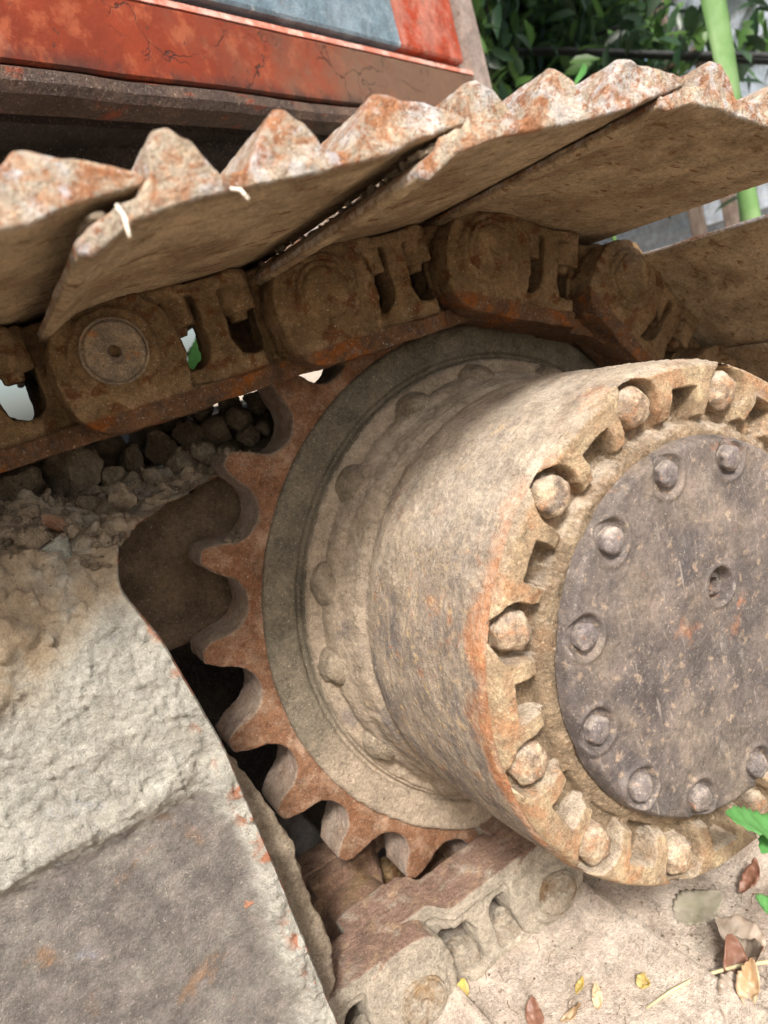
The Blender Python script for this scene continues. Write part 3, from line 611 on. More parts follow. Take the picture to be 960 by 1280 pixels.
# --- track frame: outer face, the mud heaped on its shoulder, and the web behind the sprocket
Bc = np.array([(-.352, -.12, -.405), (-.355, -.12, -.233), (-.357, -.12, -.07), (-.360, -.12, .04), (-.373, -.12, .133), (-.386, -.118, .177), (-.376, -.092, .196), (-.345, -.045, .208), (-.303, 0, .211), (-.247, .05, .211), (-.19, .085, .212)])
Lc = np.array([(-.12, -.405), (-.12, -.233), (-.12, -.07), (-.12, .04), (-.122, .133), (-.132, .185), (-.120, .222), (-.060, .246), (-.005, .243), (.045, .236), (.085, .228)])
seg = np.concatenate([[0], np.cumsum(np.linalg.norm(np.diff(Bc, axis=0), axis=1))]); ns = 470; s_ = np.linspace(0, seg[-1], ns)
Bi = np.stack([np.interp(s_, seg, Bc[:, k]) for k in range(3)], 1); Li = np.stack([np.interp(s_, seg, Lc[:, k]) for k in range(2)], 1)
for _ in range(14): Bi[1:-1] = (Bi[:-2] + Bi[1:-1] * 2 + Bi[2:]) / 4; Li[1:-1] = (Li[:-2] + Li[1:-1] * 2 + Li[2:]) / 4
nu = 330; uu = np.concatenate([np.linspace(0, .26, 215), np.linspace(.262, .75, nu - 215)])
SS, UU = np.meshgrid(np.arange(ns), uu, indexing='ij'); si = SS.ravel(); u = UU.ravel(); w = sst(u, 0, .11)
V = np.stack([Bi[si, 0] - u, Bi[si, 1] * (1 - w) + Li[si, 0] * w, Bi[si, 2] * (1 - w) + Li[si, 1] * w], 1)
F = gridF(ns, nu); N = normals(V, F)
if N[:, 1].mean() > 0: F = F[:, ::-1].copy(); N = -N
x, z = V[:, 0], V[:, 2]; heap = sst(s_[si] - s_[-1] + 0.0, -.40, -.33) * 0 + sst(V[:, 2] + .02 * fbm(V, 14, 3, 9) + .035 * sst(-V[:, 0], .40, .46), .150, .185) 
xr = np.interp(z, [-.45, -.25, -.03, .01, .03], [-.380, -.374, -.363, -.375, -.395])
wv = .009 * fbm(V, 30, 5, 2)
panel = sst(xr - x + wv, -.006, .018) * sst(.022 - z + wv, -.006, .018)
ridge = np.exp(-((z - .030 + wv) / .009) ** 2) * (x < -.395) 
cake = sst(fbm(V, 13, 4, 55) + .25 * (1 - panel) + .35 * np.exp(-((x + .388) / .02) ** 2), .05, .30) * (1 - panel * .85) * (1 - heap)
d = -.006 * panel + .0035 * ridge + cake * (.0024 + .0022 * fbm(V, 60, 4, 4) + .0014 * ridg(V, 120, 3, 6)) + .0008 * fbm(V, 170, 3, 7)
dry = (1 - heap) * (1 - panel * .9)
for q_, (fq, th) in enumerate(((24, .12), (42, .10), (64, .12), (90, .12), (130, .15))):
    nn_ = fbm(V + .006 * np.stack([fbm(V, 90, 2, 171 + q_), fbm(V, 90, 2, 181 + q_), fbm(V, 90, 2, 191 + q_)], 1), fq, 2, 200 + q_); d += dry * (.0013 - .0001 * q_) * sst(nn_, th, th + .04)
d += dry * (.8 * crumbs(V, 150, .13, 33) + .8 * crumbs(V, 280, .12, 34)) - dry * .0022 * sst(ridg(V + .01 * fbm(V, 30, 2, 5)[:, None], 17, 2, 91), .80, .92)
d += (1 - heap) * (1 - panel) * .0012 * fbm(V, 70, 3, 61) + panel * (.5 * crumbs(V, 330, .16, 3) + .0004 * fbm(V, 200, 2, 5))
edge_m = sst(.016 - u, 0, .012) * (1 - heap) * sst(fbm(V, 50, 2, 3), -.2, .1)
cl, ci = cells(V + .012 * np.stack([fbm(V, 40, 2, 71), fbm(V, 40, 2, 72), fbm(V, 40, 2, 73)], 1), 42, 5)
cl2, ci2 = cells(V, 95, 15)
bk = sst(-cl, -.75, -.2)
d += heap * (sst(u, 0, .03) * .6 + .4) * (.010 * fbm(V, 16, 3, 22) + .0075 * bk * (ci > .35) + .0045 * np.sqrt(np.clip(1 - (cl2 / .55) ** 2, 0, 1)) * (ci2 > .5) + .0035 * fbm(V, 90, 3, 23))
V = V + N * d[:, None]
frame = part('track_frame', to_mesh('track_frame', V, F, M['frame'], dict(panel=panel * (1 - heap), edge=edge_m, heap=heap)))
# rim of the plate turned back, then the inner flange
off = [(0, 0), (.0015, .003), (.002, .009), (-.004, .012), (-.03, .012)]
Bd = V.reshape(ns, nu, 3)[:, 0, :]; rows = []
for dx, dy in off: q = Bd.copy(); q[:, 0] += dx; q[:, 1] += dy; q[:, 2] -= .0 if dy < .01 else .004 * sst(Bd[:, 2], .15, .2); rows.append(q)
V2 = np.stack(rows, 1).reshape(-1, 3); part('frame_edge', to_mesh('frame_edge', V2, gridF(ns, len(off), flip=False), M['frame'], dict(panel=np.zeros(len(V2)), edge=np.ones(len(V2)) * .9, heap=np.zeros(len(V2)))), frame, (0, 0, 0))
bm = bmesh.new(); prism(bm, [(-.43, -.30), (-.352, -.262), (-.334, -.235), (-.328, -.20), (-.331, -.139), (-.328, -.10), (-.339, -.04), (-.352, .0), (-.43, .0)], -.075, -.045)
V, F = remesh(bm, .0026); V = relax(V, F, 3); N = normals(V, F); V = V + N * (.005 * fbm(V, 22, 3, 2) + .0026 * fbm(V, 80, 3, 3) + .0014 * ridg(V, 120, 2, 4))[:, None]
part('frame_flange', to_mesh('frame_flange', V, F, M['hub']), EX)
bm = bmesh.new(); prism(bm, [(-1.1, .19), (-.19, .207), (-.14, .10), (-.20, .045), (-.30, .055), (-.36, .06), (-1.1, .05)], .082, .10)
V, F = remesh(bm, .006); N = normals(V, F); V = V + N * (.002 * fbm(V, 20, 3, 2))[:, None]
part('inner_web', to_mesh('inner_web', V, F, M['plate']), EX)
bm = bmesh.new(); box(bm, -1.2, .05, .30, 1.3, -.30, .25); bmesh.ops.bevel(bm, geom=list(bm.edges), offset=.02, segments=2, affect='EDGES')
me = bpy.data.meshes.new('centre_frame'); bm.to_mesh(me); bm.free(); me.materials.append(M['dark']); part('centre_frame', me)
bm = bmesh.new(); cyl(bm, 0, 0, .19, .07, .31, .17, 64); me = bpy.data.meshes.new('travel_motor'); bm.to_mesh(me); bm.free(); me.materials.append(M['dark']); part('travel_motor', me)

# --- upper body (slewed 26 degrees), resting above the track
bdir = Vector((.9, .436, 0)).normalized(); bn = Vector((.436, -.9, 0)).normalized()      # bn points outwards (towards the camera)
yaw = math.atan2(.436, .9); BO = Vector((-.29, .2, 0))
def body_part(name, prof, s0, s1, mat, parent=EX, wav=.0015, cut=None, label=None):
    """outline of (out, z) drawn along the side of the body from s0 to s1"""
    pr_ = dense(prof + [prof[0]], .012)[:-1]; n = max(2, int((s1 - s0) / .02)); ss = np.linspace(s0, s1, n); A, B_ = np.meshgrid(np.arange(n), np.arange(len(pr_)), indexing='ij')
    p_ = np.array(pr_); o_ = p_[B_.ravel(), 0]; z_ = p_[B_.ravel(), 1]; q = ss[A.ravel()]
    if cut: q = q + cut * (z_ - z_.mean()) * (A.ravel() / (n - 1))
    V = np.stack([BO.x + bdir.x * q + bn.x * o_, BO.y + bdir.y * q + bn.y * o_, z_], 1); V[:, :2] += (wav * fbm(V, 9, 3, 4))[:, None] * np.array([bn.x, bn.y])
    m_ = len(pr_); Fs = [(i * m_ + j, i * m_ + (j + 1) % m_, (i + 1) * m_ + (j + 1) % m_, (i + 1) * m_ + j) for i in range(n - 1) for j in range(m_)]
    Fs += [tuple(range(m_))[::-1], tuple(range((n - 1) * m_, n * m_))]
    me = to_mesh(name, V, Fs, mat); bm = bmesh.new(); bm.from_mesh(me); bmesh.ops.recalc_face_normals(bm, faces=bm.faces); bm.to_mesh(me); bm.free()
    me.polygons.foreach_set('use_smooth', np.zeros(len(me.polygons), bool))
    return part(name, me, parent if parent else EX, label=label)
body_part('body_rail', [(0, .652), (.004, .655), (.004, .738), (-.004, .744), (-.12, .744), (-.12, .652)], -1.2, 1.10, M['paint'], wav=.003, label='orange lower rail of the body with cracked paint')
body_part('body_ledge', [(.0005, .7445), (-.0010, .753), (-.010, .757), (-.10, .757), (-.10, .7445)], -1.2, 1.11, M['pink'], label='chamfer above the orange rail, tinted pink for reflected sky')
body_part('body_lip', [(-.002, .650), (.006, .645), (.008, .632), (.003, .622), (-.010, .617), (-.03, .616), (-.05, .650)], -1.2, 1.08, M['lip'], wav=.006)
body_part('body_side_panel', [(-.004, .768), (-.002, .773), (-.002, 1.20), (-.06, 1.20), (-.06, .765)], -.6, .84, M['blue'], label='grey blue side panel')
body_part('body_side_panel', [(-.0045, .768), (-.0025, .773), (-.0025, 1.20), (-.06, 1.20), (-.06, .765)], .842, 1.085, M['redpatch'], label='worn red side panel with rust')
body_part('corner_post', [(-.002, .640), (.002, .645), (.002, 1.3), (-.10, 1.3), (-.10, .640)], 1.112, 1.185, M['post_m'], label='grey brown steel corner post')
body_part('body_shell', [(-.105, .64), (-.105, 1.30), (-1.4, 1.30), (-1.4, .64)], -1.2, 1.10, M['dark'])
# hoses and castings seen in the dark gap between track and body
for (u0, v0, y0, u1, v1, y1, rr_) in [(-40, 190, .45, 420, 170, .6, .035), (60, 230, .4, 330, 250, .55, .02), (150, 215, .5, 240, 150, .55, .03)]:
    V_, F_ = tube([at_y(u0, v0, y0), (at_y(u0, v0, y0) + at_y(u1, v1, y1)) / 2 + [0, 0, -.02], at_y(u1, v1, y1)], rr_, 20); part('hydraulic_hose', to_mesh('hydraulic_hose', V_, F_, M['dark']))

# ------------------------------------------------------------------ clods and stones
def rock(seed, sub=4, rough=.25):
    bm = bmesh.new(); bmesh.ops.create_icosphere(bm, subdivisions=sub, radius=1); V = np.array([v.co[:] for v in bm.verts]); F = np.array([[v.index for v in f.verts] for f in bm.faces]); bm.free()
    r_ = random.Random(seed); 
    for _ in range(14):
        n = np.array([r_.gauss(0, 1) for _ in range(3)]); n /= np.linalg.norm(n); h = r_.uniform(.55, .85); dd = V @ n; V = V - np.clip(dd - h, 0, 1)[:, None] * n * .85
    V = V * (1 + rough * fbm(V + seed, 1.6, 4, seed) + .10 * fbm(V + seed, 5, 4, seed + 1))[:, None]
    return V, F
clodm = []
for k in range(6): V, F = rock(k); clodm.append(to_mesh('mud_clod', V, F, M['clod']))
def clod(u, v, y, rpx, label, group=None, me=None, sq=(1, 1, 1), name='mud_clod', cat='clod'):
    p = at_y(u, v, y); dist = abs((RC @ (p - CAM))[2]); s = rpx / FPX * dist
    o = obj(name, me or random.choice(clodm), None, p, [random.uniform(0, 6) for _ in range(3)], [s * q * random.uniform(.85, 1.15) for q in sq])
    return tag(o, label, cat, group)
st, F = rock(77, 4, .12); stm = to_mesh('stone', st, F, M['stone'])
clod(72, 692, -.085, 27, 'grey green stone bedded in the mud heap on the track frame', me=stm, name='stone', cat='stone')
clod(76, 655, -.07, 22, 'small rust orange flake on top of the mud heap', me=to_mesh('rust_flake', rock(5, 3)[0] * [1, .6, .3], rock(5, 3)[1], M['teeth']), sq=(1.3, 1, .8), name='rust_flake', cat='flake')
clod(90, 655 + 8, -.085, 12, 'pale chip of dried mud right of the rust orange flake')
clod(28, 735, -.1, 16, 'small round pebble low on the left of the mud heap', me=stm, name='pebble', cat='pebble')
clod(40, 675, -.09, 20, 'angular pale clod at the upper left of the mud heap')
clod(150, 620, -.03, 20, 'rounded clod on the crest of the mud heap nearest the web')
clod(140, 598, .04, 16, 'angular clod in the shade just behind the crest of the heap')
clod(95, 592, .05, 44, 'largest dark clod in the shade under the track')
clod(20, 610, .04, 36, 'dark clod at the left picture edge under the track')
g = 'dark clods heaped under the upper track'
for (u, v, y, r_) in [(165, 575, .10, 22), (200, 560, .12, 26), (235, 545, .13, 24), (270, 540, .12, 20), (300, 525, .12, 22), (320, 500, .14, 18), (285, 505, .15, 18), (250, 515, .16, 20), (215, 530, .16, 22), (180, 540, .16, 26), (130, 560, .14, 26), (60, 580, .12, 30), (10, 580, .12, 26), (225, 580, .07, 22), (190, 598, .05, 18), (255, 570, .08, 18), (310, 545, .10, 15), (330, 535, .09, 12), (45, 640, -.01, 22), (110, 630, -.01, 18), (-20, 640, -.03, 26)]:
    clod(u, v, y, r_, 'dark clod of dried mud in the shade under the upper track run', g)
# heap surface under those clods
gu, gv = 150, 80; A, B_ = np.meshgrid(np.linspace(-.9, -.14, gu), np.linspace(.06, .30, gv), indexing='ij'); V = np.stack([A.ravel(), B_.ravel(), .205 + .045 * sst(B_.ravel(), .08, .2)], 1)
V[:, 2] += .010 * fbm(V, 14, 4, 3) + .7 * crumbs(V, 50, .6, 2) + .3 * crumbs(V, 120, .5, 5)
tag(obj('dried_mud', to_mesh('dried_mud', V, gridF(gu, gv), M['clod'])), 'dried mud packed on top of the track frame under the upper track', 'mud', kind='stuff')

AV, AF = [], []; rg = random.Random(9); rocks_ = [rock(60 + q_, 2) for q_ in range(4)]; bpy.context.view_layer.update(); DG = bpy.context.evaluated_depsgraph_get()
for k in range(620):
    u_ = rg.uniform(-30, 300); p = at_y(u_, 640 - .36 * u_ + rg.gauss(0, 26) - 8, rg.uniform(-.11, .10)); hit, hp, hn, _i, ho, _m = S.ray_cast(DG, (p[0], p[1], .266), (0, 0, -1))
    if not hit or hp.z < .14: continue
    s_r = rg.choice([.0010, .0014, .0020, .003, .0045]); rv, rf = rocks_[k % 4]; o = len(AV); e = np.array(Euler((rg.uniform(0, 6), rg.uniform(0, 6), 0)).to_matrix())
    AV += [tuple(q) for q in (rv * [1, .8, .6] * s_r) @ e.T + [hp.x, hp.y, hp.z + s_r * .4]]; AF += [tuple(int(i) + o for i in f) for f in rf]
tag(obj('rubble_grit', to_mesh('rubble_grit', AV, AF, M['clod'])), 'grit and small mud crumbs strewn over the shoulder of the track frame', 'grit', kind='stuff')

# ------------------------------------------------------------------ leaves, stalk, rootlets
def leaf_mesh(L, Wd, curl=.3, fold=.25, serr=0, seed=0, mat=None, lobes=0, twist=0, crumple=0):
    nu_, nv_ = 28, 9; V = []
    for i in range(nu_):
        t = i / (nu_ - 1); w_ = Wd * math.sin(math.pi * min(1, t * .96 + .02)) ** .8 * (1 - .35 * t) * (1 + serr * (abs((t * 9) % 1 - .5) - .25))
        for j in range(nv_):
            s2 = (j / (nv_ - 1) - .5) * 2; a = curl * t * 3
            xx = L * (math.sin(a) / max(a, 1e-3)) * t; zz = L * (1 - math.cos(a)) / max(a, 1e-3) * t * (1 if curl > 0 else -1) + abs(s2) * w_ * fold
            V.append((xx, s2 * w_ * math.cos(twist * t), zz + s2 * w_ * math.sin(twist * t)))
    V = np.array(V)
    vein = np.abs(((np.arange(nu_) / (nu_ - 1))[:, None] * 8 + np.abs(np.linspace(-1, 1, nv_))[None, :] * 1.2) % 1 - .5).ravel()
    V[:, 2] += .02 * L * (vein - .25) + crumple * L * (fbm(V / L + seed, 3.1, 3, seed) + .5 * fbm(V / L + seed, 8, 2, seed + 5)); V[:, 1] += .10 * L * np.sin(V[:, 0] / L * 3 + seed) * min(1, crumple * 8); V[:, 1] += crumple * .5 * L * fbm(V / L + seed, 2.3, 2, seed + 1)
    Fq = gridF(nu_, nv_); n = len(V); V2 = V.copy(); V2[:, 2] -= .0004
    b = [i * nv_ for i in range(nu_)] ; b2 = [i * nv_ + nv_ - 1 for i in range(nu_)]
    S1 = np.array([[b[i], b[i] + n, b[i + 1] + n, b[i + 1]] for i in range(nu_ - 1)] + [[b2[i + 1], b2[i + 1] + n, b2[i] + n, b2[i]] for i in range(nu_ - 1)])
    return to_mesh('leaf', np.concatenate([V, V2]), np.concatenate([Fq, Fq[:, ::-1] + n, S1]), mat)
ZG = -.3425
def fallen(u, v, L, Wd, rz, mat, label, name='fallen_leaf', up=.003, tilt=(0, 0), **k):
    if L < .04: L *= 1.3; Wd *= 1.15
    p = at_z(u, v, ZG + up); return tag(obj(name, leaf_mesh(L, Wd, mat=M[mat], **k), None, p, (tilt[0], tilt[1], rz)), label, 'leaf')
fallen(584, 1252, .017, .0065, 1.0, 'yellow', 'small curled yellow leaf on the pale dust right below the dusty link', curl=.5, fold=.4, seed=1, crumple=.12)
fallen(722, 1243, .013, .004, .5, 'yellow', 'narrow yellow leaf lying flat on the pale dust', curl=.2, fold=.3, seed=2, crumple=.1)
fallen(748, 1262, .017, .0055, .9, 'tan', 'small tan leaf tip with a pale point on the dust', curl=.4, fold=.5, seed=3, crumple=.15)
fallen(798, 1236, .013, .0065, .2, 'yellow', 'crumpled yellow brown scrap of leaf above the pale stalk', curl=.5, fold=.3, seed=4, crumple=.3)
fallen(668, 1292, .023, .0085, .75, 'brown', 'smooth brown leaf at the lower picture edge', curl=.35, fold=.35, seed=5, crumple=.08)
fallen(700, 1275, .020, .005, -.6, 'tan', 'thin reddish leaf beside the smooth brown leaf', curl=.3, fold=.4, seed=6, crumple=.15)
fallen(846, 1150, .055, .026, -.25, 'stain', 'flat faded green leaf stuck in the dust under the drum', up=.0015, curl=.06, fold=.08, serr=.5, seed=7, crumple=.05)
fallen(892, 1195, .060, .020, -1.2, 'palebrown', 'large pale dry leaf crumpled at the right of the stalk', curl=.35, fold=.45, seed=8, crumple=.16, up=.006)
fallen(930, 1240, .048, .012, 1.0, 'brown', 'curled reddish brown leaf at the lower right corner', curl=.5, fold=.7, seed=9, crumple=.14, up=.012)
fallen(922, 1112, .030, .009, -.05, 'brown', 'reddish brown leaf beside the green seedling', curl=.3, fold=.5, seed=10, crumple=.12, up=.010)
fallen(905, 1275, .040, .018, .1, 'palebrown', 'pale crumpled leaf under the curled reddish brown leaf', curl=.3, fold=.4, seed=11, crumple=.2, up=.005)
fallen(955, 1180, .045, .018, 1.9, 'palebrown', 'grey dry leaf at the right picture edge below the seedling', curl=.3, fold=.3, seed=12, crumple=.2, up=.006)
fallen(940, 1262, .030, .010, .5, 'tan', 'orange tan leaf scrap in the lower right corner', curl=.4, fold=.6, seed=13, crumple=.2, up=.016)
rl = random.Random(5)
for k in range(6):
    u_, v_ = rl.choice([(rl.uniform(850, 958), rl.uniform(1150, 1275)), (rl.uniform(600, 900), rl.uniform(1180, 1278))]) if k % 3 else (rl.uniform(880, 955), rl.uniform(1190, 1275))
    o = fallen(u_, v_, rl.uniform(.006, .014), rl.uniform(.002, .005), rl.uniform(0, 6.2), rl.choice(['brown', 'palebrown', 'tan', 'palebrown']), 'small broken scrap of dry leaf in the litter below the drum', up=rl.uniform(.001, .004), curl=rl.uniform(.2, .6), fold=rl.uniform(.2, .7), seed=30 + k, crumple=.3)
    o['group'] = 'scraps of dry leaf strewn below the drum'
a_, b_, c_ = at_z(808, 1260, ZG + .002), at_z(870, 1222, ZG + .010), at_z(975, 1200, ZG + .026)
V_, F_ = tube([a_, a_ * .5 + b_ * .5 + [0, 0, .002], b_, b_ * .5 + c_ * .5 + [0, 0, .003], c_], [.0011, .0016, .0018, .0018, .0017], 8)
tag(obj('dry_stalk', to_mesh('dry_stalk', V_, F_, M['twig'])), 'long pale curved stalk lying over the leaf litter', 'stalk')
# seedling with serrated leaves
SD = empty('green_seedling', at_z(985, 1135, ZG)); tag(SD, 'fresh green seedling with serrated leaves at the right picture edge', 'plant')
def kid(name, me, p, rot, parent):
    o = obj(name, me, parent, Vector(p) - parent.location, rot); return o
yS = -.30
p0, p1, p2 = Vector(at_y(1000, 1180, yS)), Vector(at_y(990, 1090, yS)), Vector(at_y(975, 1000, yS))
V_, F_ = tube([p0, p1, p2, Vector(at_y(965, 960, yS))], .0016, 8); kid('stem', to_mesh('stem', V_, F_, M['green']), (0, 0, 0), (0, 0, 0), SD); SD.children[0].location = -SD.location
def leaf_to(u0, v0, u1, v1, wpx, roll=0, seed=0, y0=yS, y1=yS - .01):
    a, b = Vector(at_y(u0, v0, y0)), Vector(at_y(u1, v1, y1)); L_ = (b - a).length
    X_ = (b - a).normalized(); up_ = (Vector(CAM) - a).normalized(); up_ = (up_ * .8 + Vector((0, 0, .3))); up_ = (up_ - X_ * up_.dot(X_)).normalized(); Y_ = up_.cross(X_)
    R_ = Matrix((X_, Y_, up_)).transposed(); o = kid('leaf', leaf_mesh(L_, wpx, .12, .18, .55, seed, M['green'], crumple=.03), a, R_.to_euler(), SD)
leaf_to(985, 1030, 884, 1038, .016, seed=1); leaf_to(985, 1012, 952, 1078, .012, seed=2); leaf_to(990, 1145, 922, 1138, .011, seed=3); leaf_to(975, 990, 950, 965, .008, seed=4); leaf_to(985, 1075, 952, 1085, .008, seed=5); leaf_to(992, 1120, 1060, 1100, .012, seed=6); leaf_to(985, 1010, 1070, 980, .013, seed=7)

# rootlets: two pale ones hanging from the shoe edge, hair-fine dark ones over the dust
for (u0, v0, u1, v1, y0, nm) in [(146, 256, 162, 296, -.318, 'longer pale rootlet hanging from the outer edge of the track shoe'), (288, 236, 311, 249, -.318, 'short pale rootlet sticking out of the track shoe edge')]:
    a, b = at_y(u0, v0, y0), at_y(u1, v1, y0 - .006); V_, F_ = tube([a, a * .5 + b * .5 + [.001, 0, .0015], b], [.0009, .0011, .0009], 8)
    tag(obj('pale_rootlet', to_mesh('pale_rootlet', V_, F_, M['root'])), nm, 'rootlet')
AV, AF = [], []
for k in range(120):
    x_, y_ = random.uniform(-.24, .12), random.uniform(-.30, -.07); a = random.uniform(0, 6.3); p = Vector((x_, y_, ZG + .0015)); pts_ = [p.copy()]
    for j in range(random.randint(3, 8)):
        a += random.gauss(0, .55); p = p + Vector((math.cos(a), math.sin(a), 0)) * .0035; p.z = ZG + .0012 + random.random() * .0012; pts_.append(p.copy())
    V_, F_ = tube(pts_, .00028, 4); o = len(AV); AV += V_; AF += [tuple(i + o for i in f) for f in F_]
tag(obj('fine_rootlets', to_mesh('fine_rootlets', AV, AF, M['rootd'])), 'hair fine dark rootlets scattered over the pale dust', 'rootlets', kind='stuff')
# crumbs lying on the dust
AV, AF = [], []; rv, rf = rock(3, 1)
for k in range(420):
    x_, y_ = random.uniform(-.25, .16), random.uniform(-.31, -.07); s = random.choice([.0005, .0007, .0010, .0016]); o = len(AV)
    AV += [tuple(q) for q in rv * s + [x_, y_, ZG + s * .5]]; AF += [tuple(int(i) + o for i in f) for f in rf]
tag(obj('dirt_crumbs', to_mesh('dirt_crumbs', AV, AF, M['clod'])), 'small dark crumbs of soil strewn on the pale dust', 'crumbs', kind='stuff')

# ------------------------------------------------------------------ background
def far(u, v, d):
    r_ = RC.T @ np.array([(u - 480) / FPX, -(v - 640) / FPX, -1.]); return CAM + r_ * d
# weatherboard shed wall: runs away from the camera on the right
wd = Vector((.2, .98, 0)).normalized(); wn_ = Vector((-.98, .2, 0))
w0 = Vector(far(960, 60, 2.6)); w0.z = 0
WALL = tag(empty('shed_wall', (w0.x, w0.y, -.42)), 'blue grey weatherboard shed wall behind the excavator on the right', 'wall')
end_s = None
def wall_s(u, v):
    d = Vector(RC.T @ np.array([(u - 480) / FPX, -(v - 640) / FPX, -1.])); c = Vector(CAM)
    t = ((w0 - c).dot(wn_)) / d.dot(wn_); X_ = c + d * t; return (X_ - w0).dot(wd), X_.z
sE = wall_s(836, 60)[0]; zlow = wall_s(795, 98)[1]
bh = .185
for k in range(24):
    z0 = -.42 + k * bh
    Vb = []; 
    for s2 in np.linspace(-3.5, sE if z0 + bh > zlow else sE + 3.0, 24):
        wob_ = .004 * math.sin(s2 * 7 + k)
        for (o_, z_) in ((0, z0 + .004), (.030, z0 + .004), (.034, z0 + .010), (.004, z0 + bh + .004), (-.02, z0 + bh + .004)):
            q = w0 + wd * s2 + wn_ * (o_ + wob_ * 0); Vb.append((q.x, q.y, z_ + wob_))
    Fb = [(i * 5 + j, i * 5 + (j + 1) % 5, (i + 1) * 5 + (j + 1) % 5, (i + 1) * 5 + j) for i in range(23) for j in range(5)] + [(0, 1, 2, 3, 4), tuple(range(115, 120))[::-1]]
    me = to_mesh('board', np.array(Vb) - np.array(WALL.location), Fb, M['board'], smooth=False); obj('board', me, WALL)
# posts
def post(u0, v0, u1, v1, d, wpx, label, name='timber_post', cat='post'):
    a, b = Vector(far(u0, v0, d)), Vector(far(u1, v1, d)); X_ = (a + b) / 2; hw = wpx / 2 / FPX * d; top_ = max(a.z, b.z)
    bm = bmesh.new(); bmesh.ops.create_cube(bm, size=1)
    for v in bm.verts: v.co = Vector((v.co.x * hw * 1.6, v.co.y * hw * 1.6, (v.co.z + .5) * (top_ + .42)))
    bmesh.ops.subdivide_edges(bm, edges=[e for e in bm.edges if abs(e.verts[0].co.z - e.verts[1].co.z) > .1], cuts=12); bmesh.ops.bevel(bm, geom=[e for e in bm.edges], offset=hw * .1, segments=1, affect='EDGES')
    for v in bm.verts: v.co.x += .01 * math.sin(v.co.z * 3 + u0)
    me = bpy.data.meshes.new(name); bm.to_mesh(me); bm.free(); me.materials.append(M['timber'])
    return tag(obj(name, me, None, (X_.x, X_.y, -.42), (0, 0, .5)), label, cat)
post(818, -60, 832, 110, 2.9, 22, 'tall weathered timber post standing left of the shed wall')
post(881, 78, 886, 110, 2.4, 22, 'short timber stub standing between the shed wall and the lime green strip', cat='post')
# lime green banana-like strip
a, b = Vector(far(896, 150, 1.75)), Vector(far(896, -80, 1.75)); nS = 26; Vs = []; 
base = Vector((a.x + .02, a.y, -.42)); tops = Vector((b.x, b.y, b.z + .5))
for i in range(nS):
    t = i / (nS - 1); c = base.lerp(tops, t); c.x += .03 * math.sin(t * 5); hw = .026 * (.55 + .55 * math.sin(math.pi * (.15 + .75 * t)))
    rt = Vector((.9, -.38, 0)).normalized()
    for j, q in enumerate((-1, -.5, 0, .5, 1)): Vs.append(c + rt * hw * q + Vector((.38, .9, 0)) * (abs(q) * .022 + .010 * math.sin(t * 13 + q * 2)))
me = to_mesh('lime_strip', np.array([tuple(v) for v in Vs]), gridF(nS, 5), M['limestrip']); o = obj('lime_green_strip', me); mo = o.modifiers.new('s', 'SOLIDIFY'); mo.thickness = .003
tag(o, 'upright lime green leaf stalk standing in front of the shed wall', 'stalk')
# cables
for (v0, v1, v2, dd, lb) in [(62, 67, 70, 2.3, 'upper black cable sagging across the trees and shed wall'), (66, 71, 79, 2.32, 'lower black cable running just below the other one')]:
    pts_ = [far(600, v0 + 2, dd + .5), far(700, v0, dd + .3), far(830, v1, dd), far(900, (v1 + v2) / 2, dd - .1), far(1000, v2, dd - .25), far(1200, v2 + 20, dd - .4)]
    V_, F_ = tube(pts_, .008, 8); tag(obj('cable', to_mesh('cable', V_, F_, M['cable'])), lb, 'cable')
V_, F_ = tube([far(740, 45, 2.9), far(790, 28, 2.8), far(850, -8, 2.7), far(900, -50, 2.6)], .006, 8); tag(obj('cable', to_mesh('cable', V_, F_, M['cable'])), 'thin cable rising to the right past the timber post', 'cable')

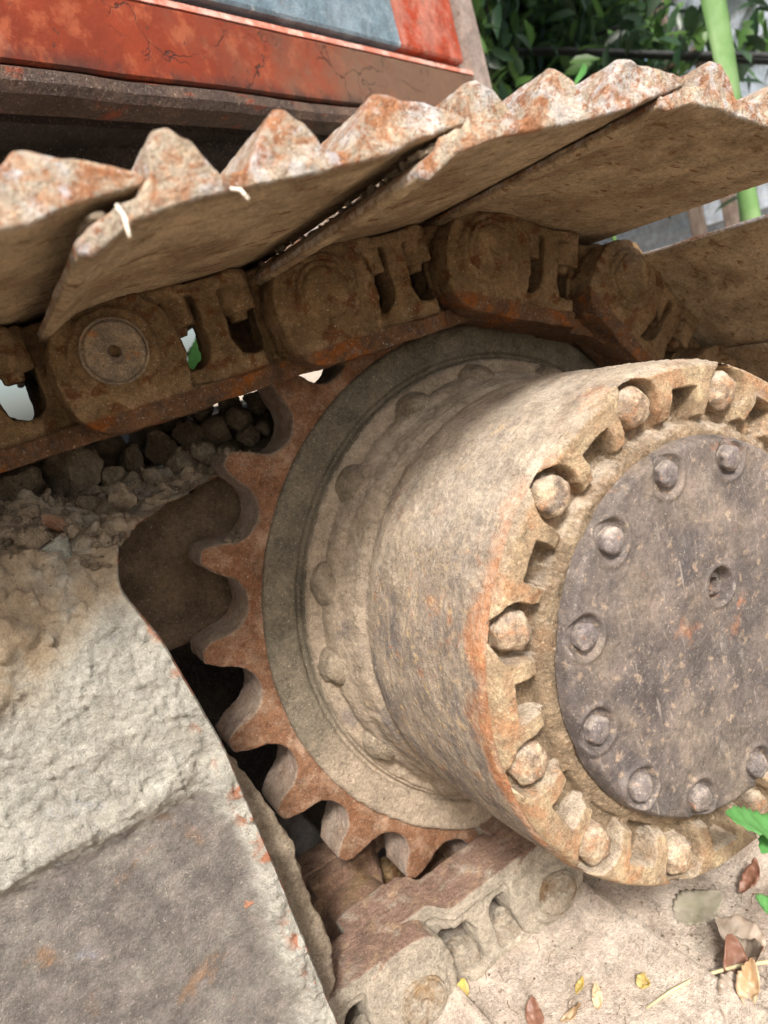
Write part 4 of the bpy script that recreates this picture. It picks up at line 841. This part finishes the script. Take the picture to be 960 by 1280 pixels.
# trees: trunk + limbs + crowns of many leaves
def tree(bx, by, h, crown, nl, lsz, mats, label, cr=(.8, .8, .9), seed=0, droop=.3, name='leafy_tree'):
    r_ = random.Random(seed); T_ = tag(empty(name, (bx, by, -.42)), label, 'tree')
    V_, F_ = tube([(0, 0, 0), (.04, .02, h * .3), (-.02, .03, h * .6), (.03, 0, h)], [.07, .055, .045, .02], 12); obj('trunk', to_mesh('trunk', V_, F_, M['bark']), T_)
    tips_ = []; AV, AF = [], []
    for k in range(16):
        z0 = h * r_.uniform(.5, .98); a = r_.uniform(0, 6.28); L_ = r_.uniform(.5, 1) * cr[0]; e = (math.cos(a) * L_, math.sin(a) * L_, z0 + r_.uniform(.1, .5))
        V_, F_ = tube([(0, 0, z0), (e[0] * .5, e[1] * .5, z0 + .12), e], [.022, .014, .005], 6); o = len(AV); AV += V_; AF += [tuple(i + o for i in f) for f in F_]; tips_ += [e, (e[0] * .6, e[1] * .6, z0 + .15)]
    obj('limb', to_mesh('limb', AV, AF, M['bark']), T_)
    for mi, mt in enumerate(mats):
        n = int(nl * 2.0 * (.7 if mi == 0 else .3)); P_ = np.zeros((n, 8, 3)); 
        for k in range(n):
            c = Vector(r_.choice(tips_)) + Vector((r_.gauss(0, .16), r_.gauss(0, .16), r_.gauss(0, .15)))
            L_ = lsz * r_.uniform(.6, 1.3); Wd_ = L_ * r_.uniform(.16, .24); e = Euler((r_.gauss(0, .6), droop + r_.gauss(0, .6), r_.uniform(0, 6.28))).to_matrix()
            for q, lc in enumerate(((0, 0, 0), (L_ * .25, Wd_ * .85, .2 * Wd_), (L_ * .25, -Wd_ * .85, .2 * Wd_), (L_ * .6, Wd_ * .9, .1 * Wd_ - .06 * L_), (L_ * .6, -Wd_ * .9, .1 * Wd_ - .06 * L_), (L_, 0, -.22 * L_), (L_ * .25, 0, -.1 * Wd_), (L_ * .6, 0, -.2 * Wd_ - .07 * L_))):
                P_[k, q] = c + e @ Vector(lc)
        P_ = P_.reshape(-1, 3); b_ = np.arange(n)[:, None] * 8; Ft = np.concatenate([b_ + [t_] for t_ in ((0, 1, 6), (0, 6, 2), (1, 3, 7), (1, 7, 6), (6, 7, 4), (6, 4, 2), (3, 5, 7), (7, 5, 4))])
        o = obj('crown', to_mesh('crown', P_, Ft, M[mt], smooth=True), T_)
    return T_
for (u, v, d, h, nl, lz, lb, sd) in [(600, 60, 2.6, 1.9, 2600, .15, 'dense dark leafed tree just right of the machine corner post', 1), (640, 30, 3.3, 2.0, 2200, .14, 'dark tree behind the cables left of the timber post', 2),
                                 (690, 20, 5.6, 2.6, 1400, .15, 'paler tree farther back beside the shed wall end', 3), (655, 40, 4.6, 2.7, 1800, .17, 'broad tree at the back between the two darker trees', 4), (610, 20, 3.9, 2.5, 1800, .16, 'tree farther back half hidden by the corner post', 5),
                                 (560, -80, 3.4, 2.4, 2500, .15, 'tree standing behind the body of the machine', 6)]:
    p = far(u, v, d); tree(p[0], p[1], h, None, nl, lz * .62, ['dkgreen', 'mdgreen'], lb, seed=sd, cr=(.75 if sd in (1, 5, 6) else .5, .75, .9))
# low green plants glimpsed under the track
for k, (u, v, d, lb) in enumerate([(905, 436, 1.5, 'low green plant glimpsed right of the last visible track link'), (720, 104, 1.7, 'bright green leaf tuft showing above the track between two shoes'), (235, 440, 1.6, 'green plant glimpsed through the opening of a track link'), (470, 380, 1.6, 'pale green plant glimpsed through the second track link')]):
    p = far(u, v, d); Tt = tag(empty('green_plant', (p[0], p[1], -.42)), lb, 'plant')
    V_, F_ = tube([(0, 0, 0), (.02, 0, (p[2] + .42) * .6), (0, 0, p[2] + .42)], .006, 6); obj('stem', to_mesh('stem', V_, F_, M['mdgreen']), Tt)
    for j in range(9):
        a = j * 2.4; lf = leaf_mesh(.055 if k == 1 else .13, .020 if k == 1 else .04, .35, .2, .3, j, M['green' if k != 2 else 'green']); obj('leaf', lf, Tt, (0, 0, p[2] + .42 - .035 * j), (0, -.3, a))
print('tris', sum(len(o.data.loop_triangles) if o.type == 'MESH' and not o.data.calc_loop_triangles() else 0 for o in bpy.data.objects))
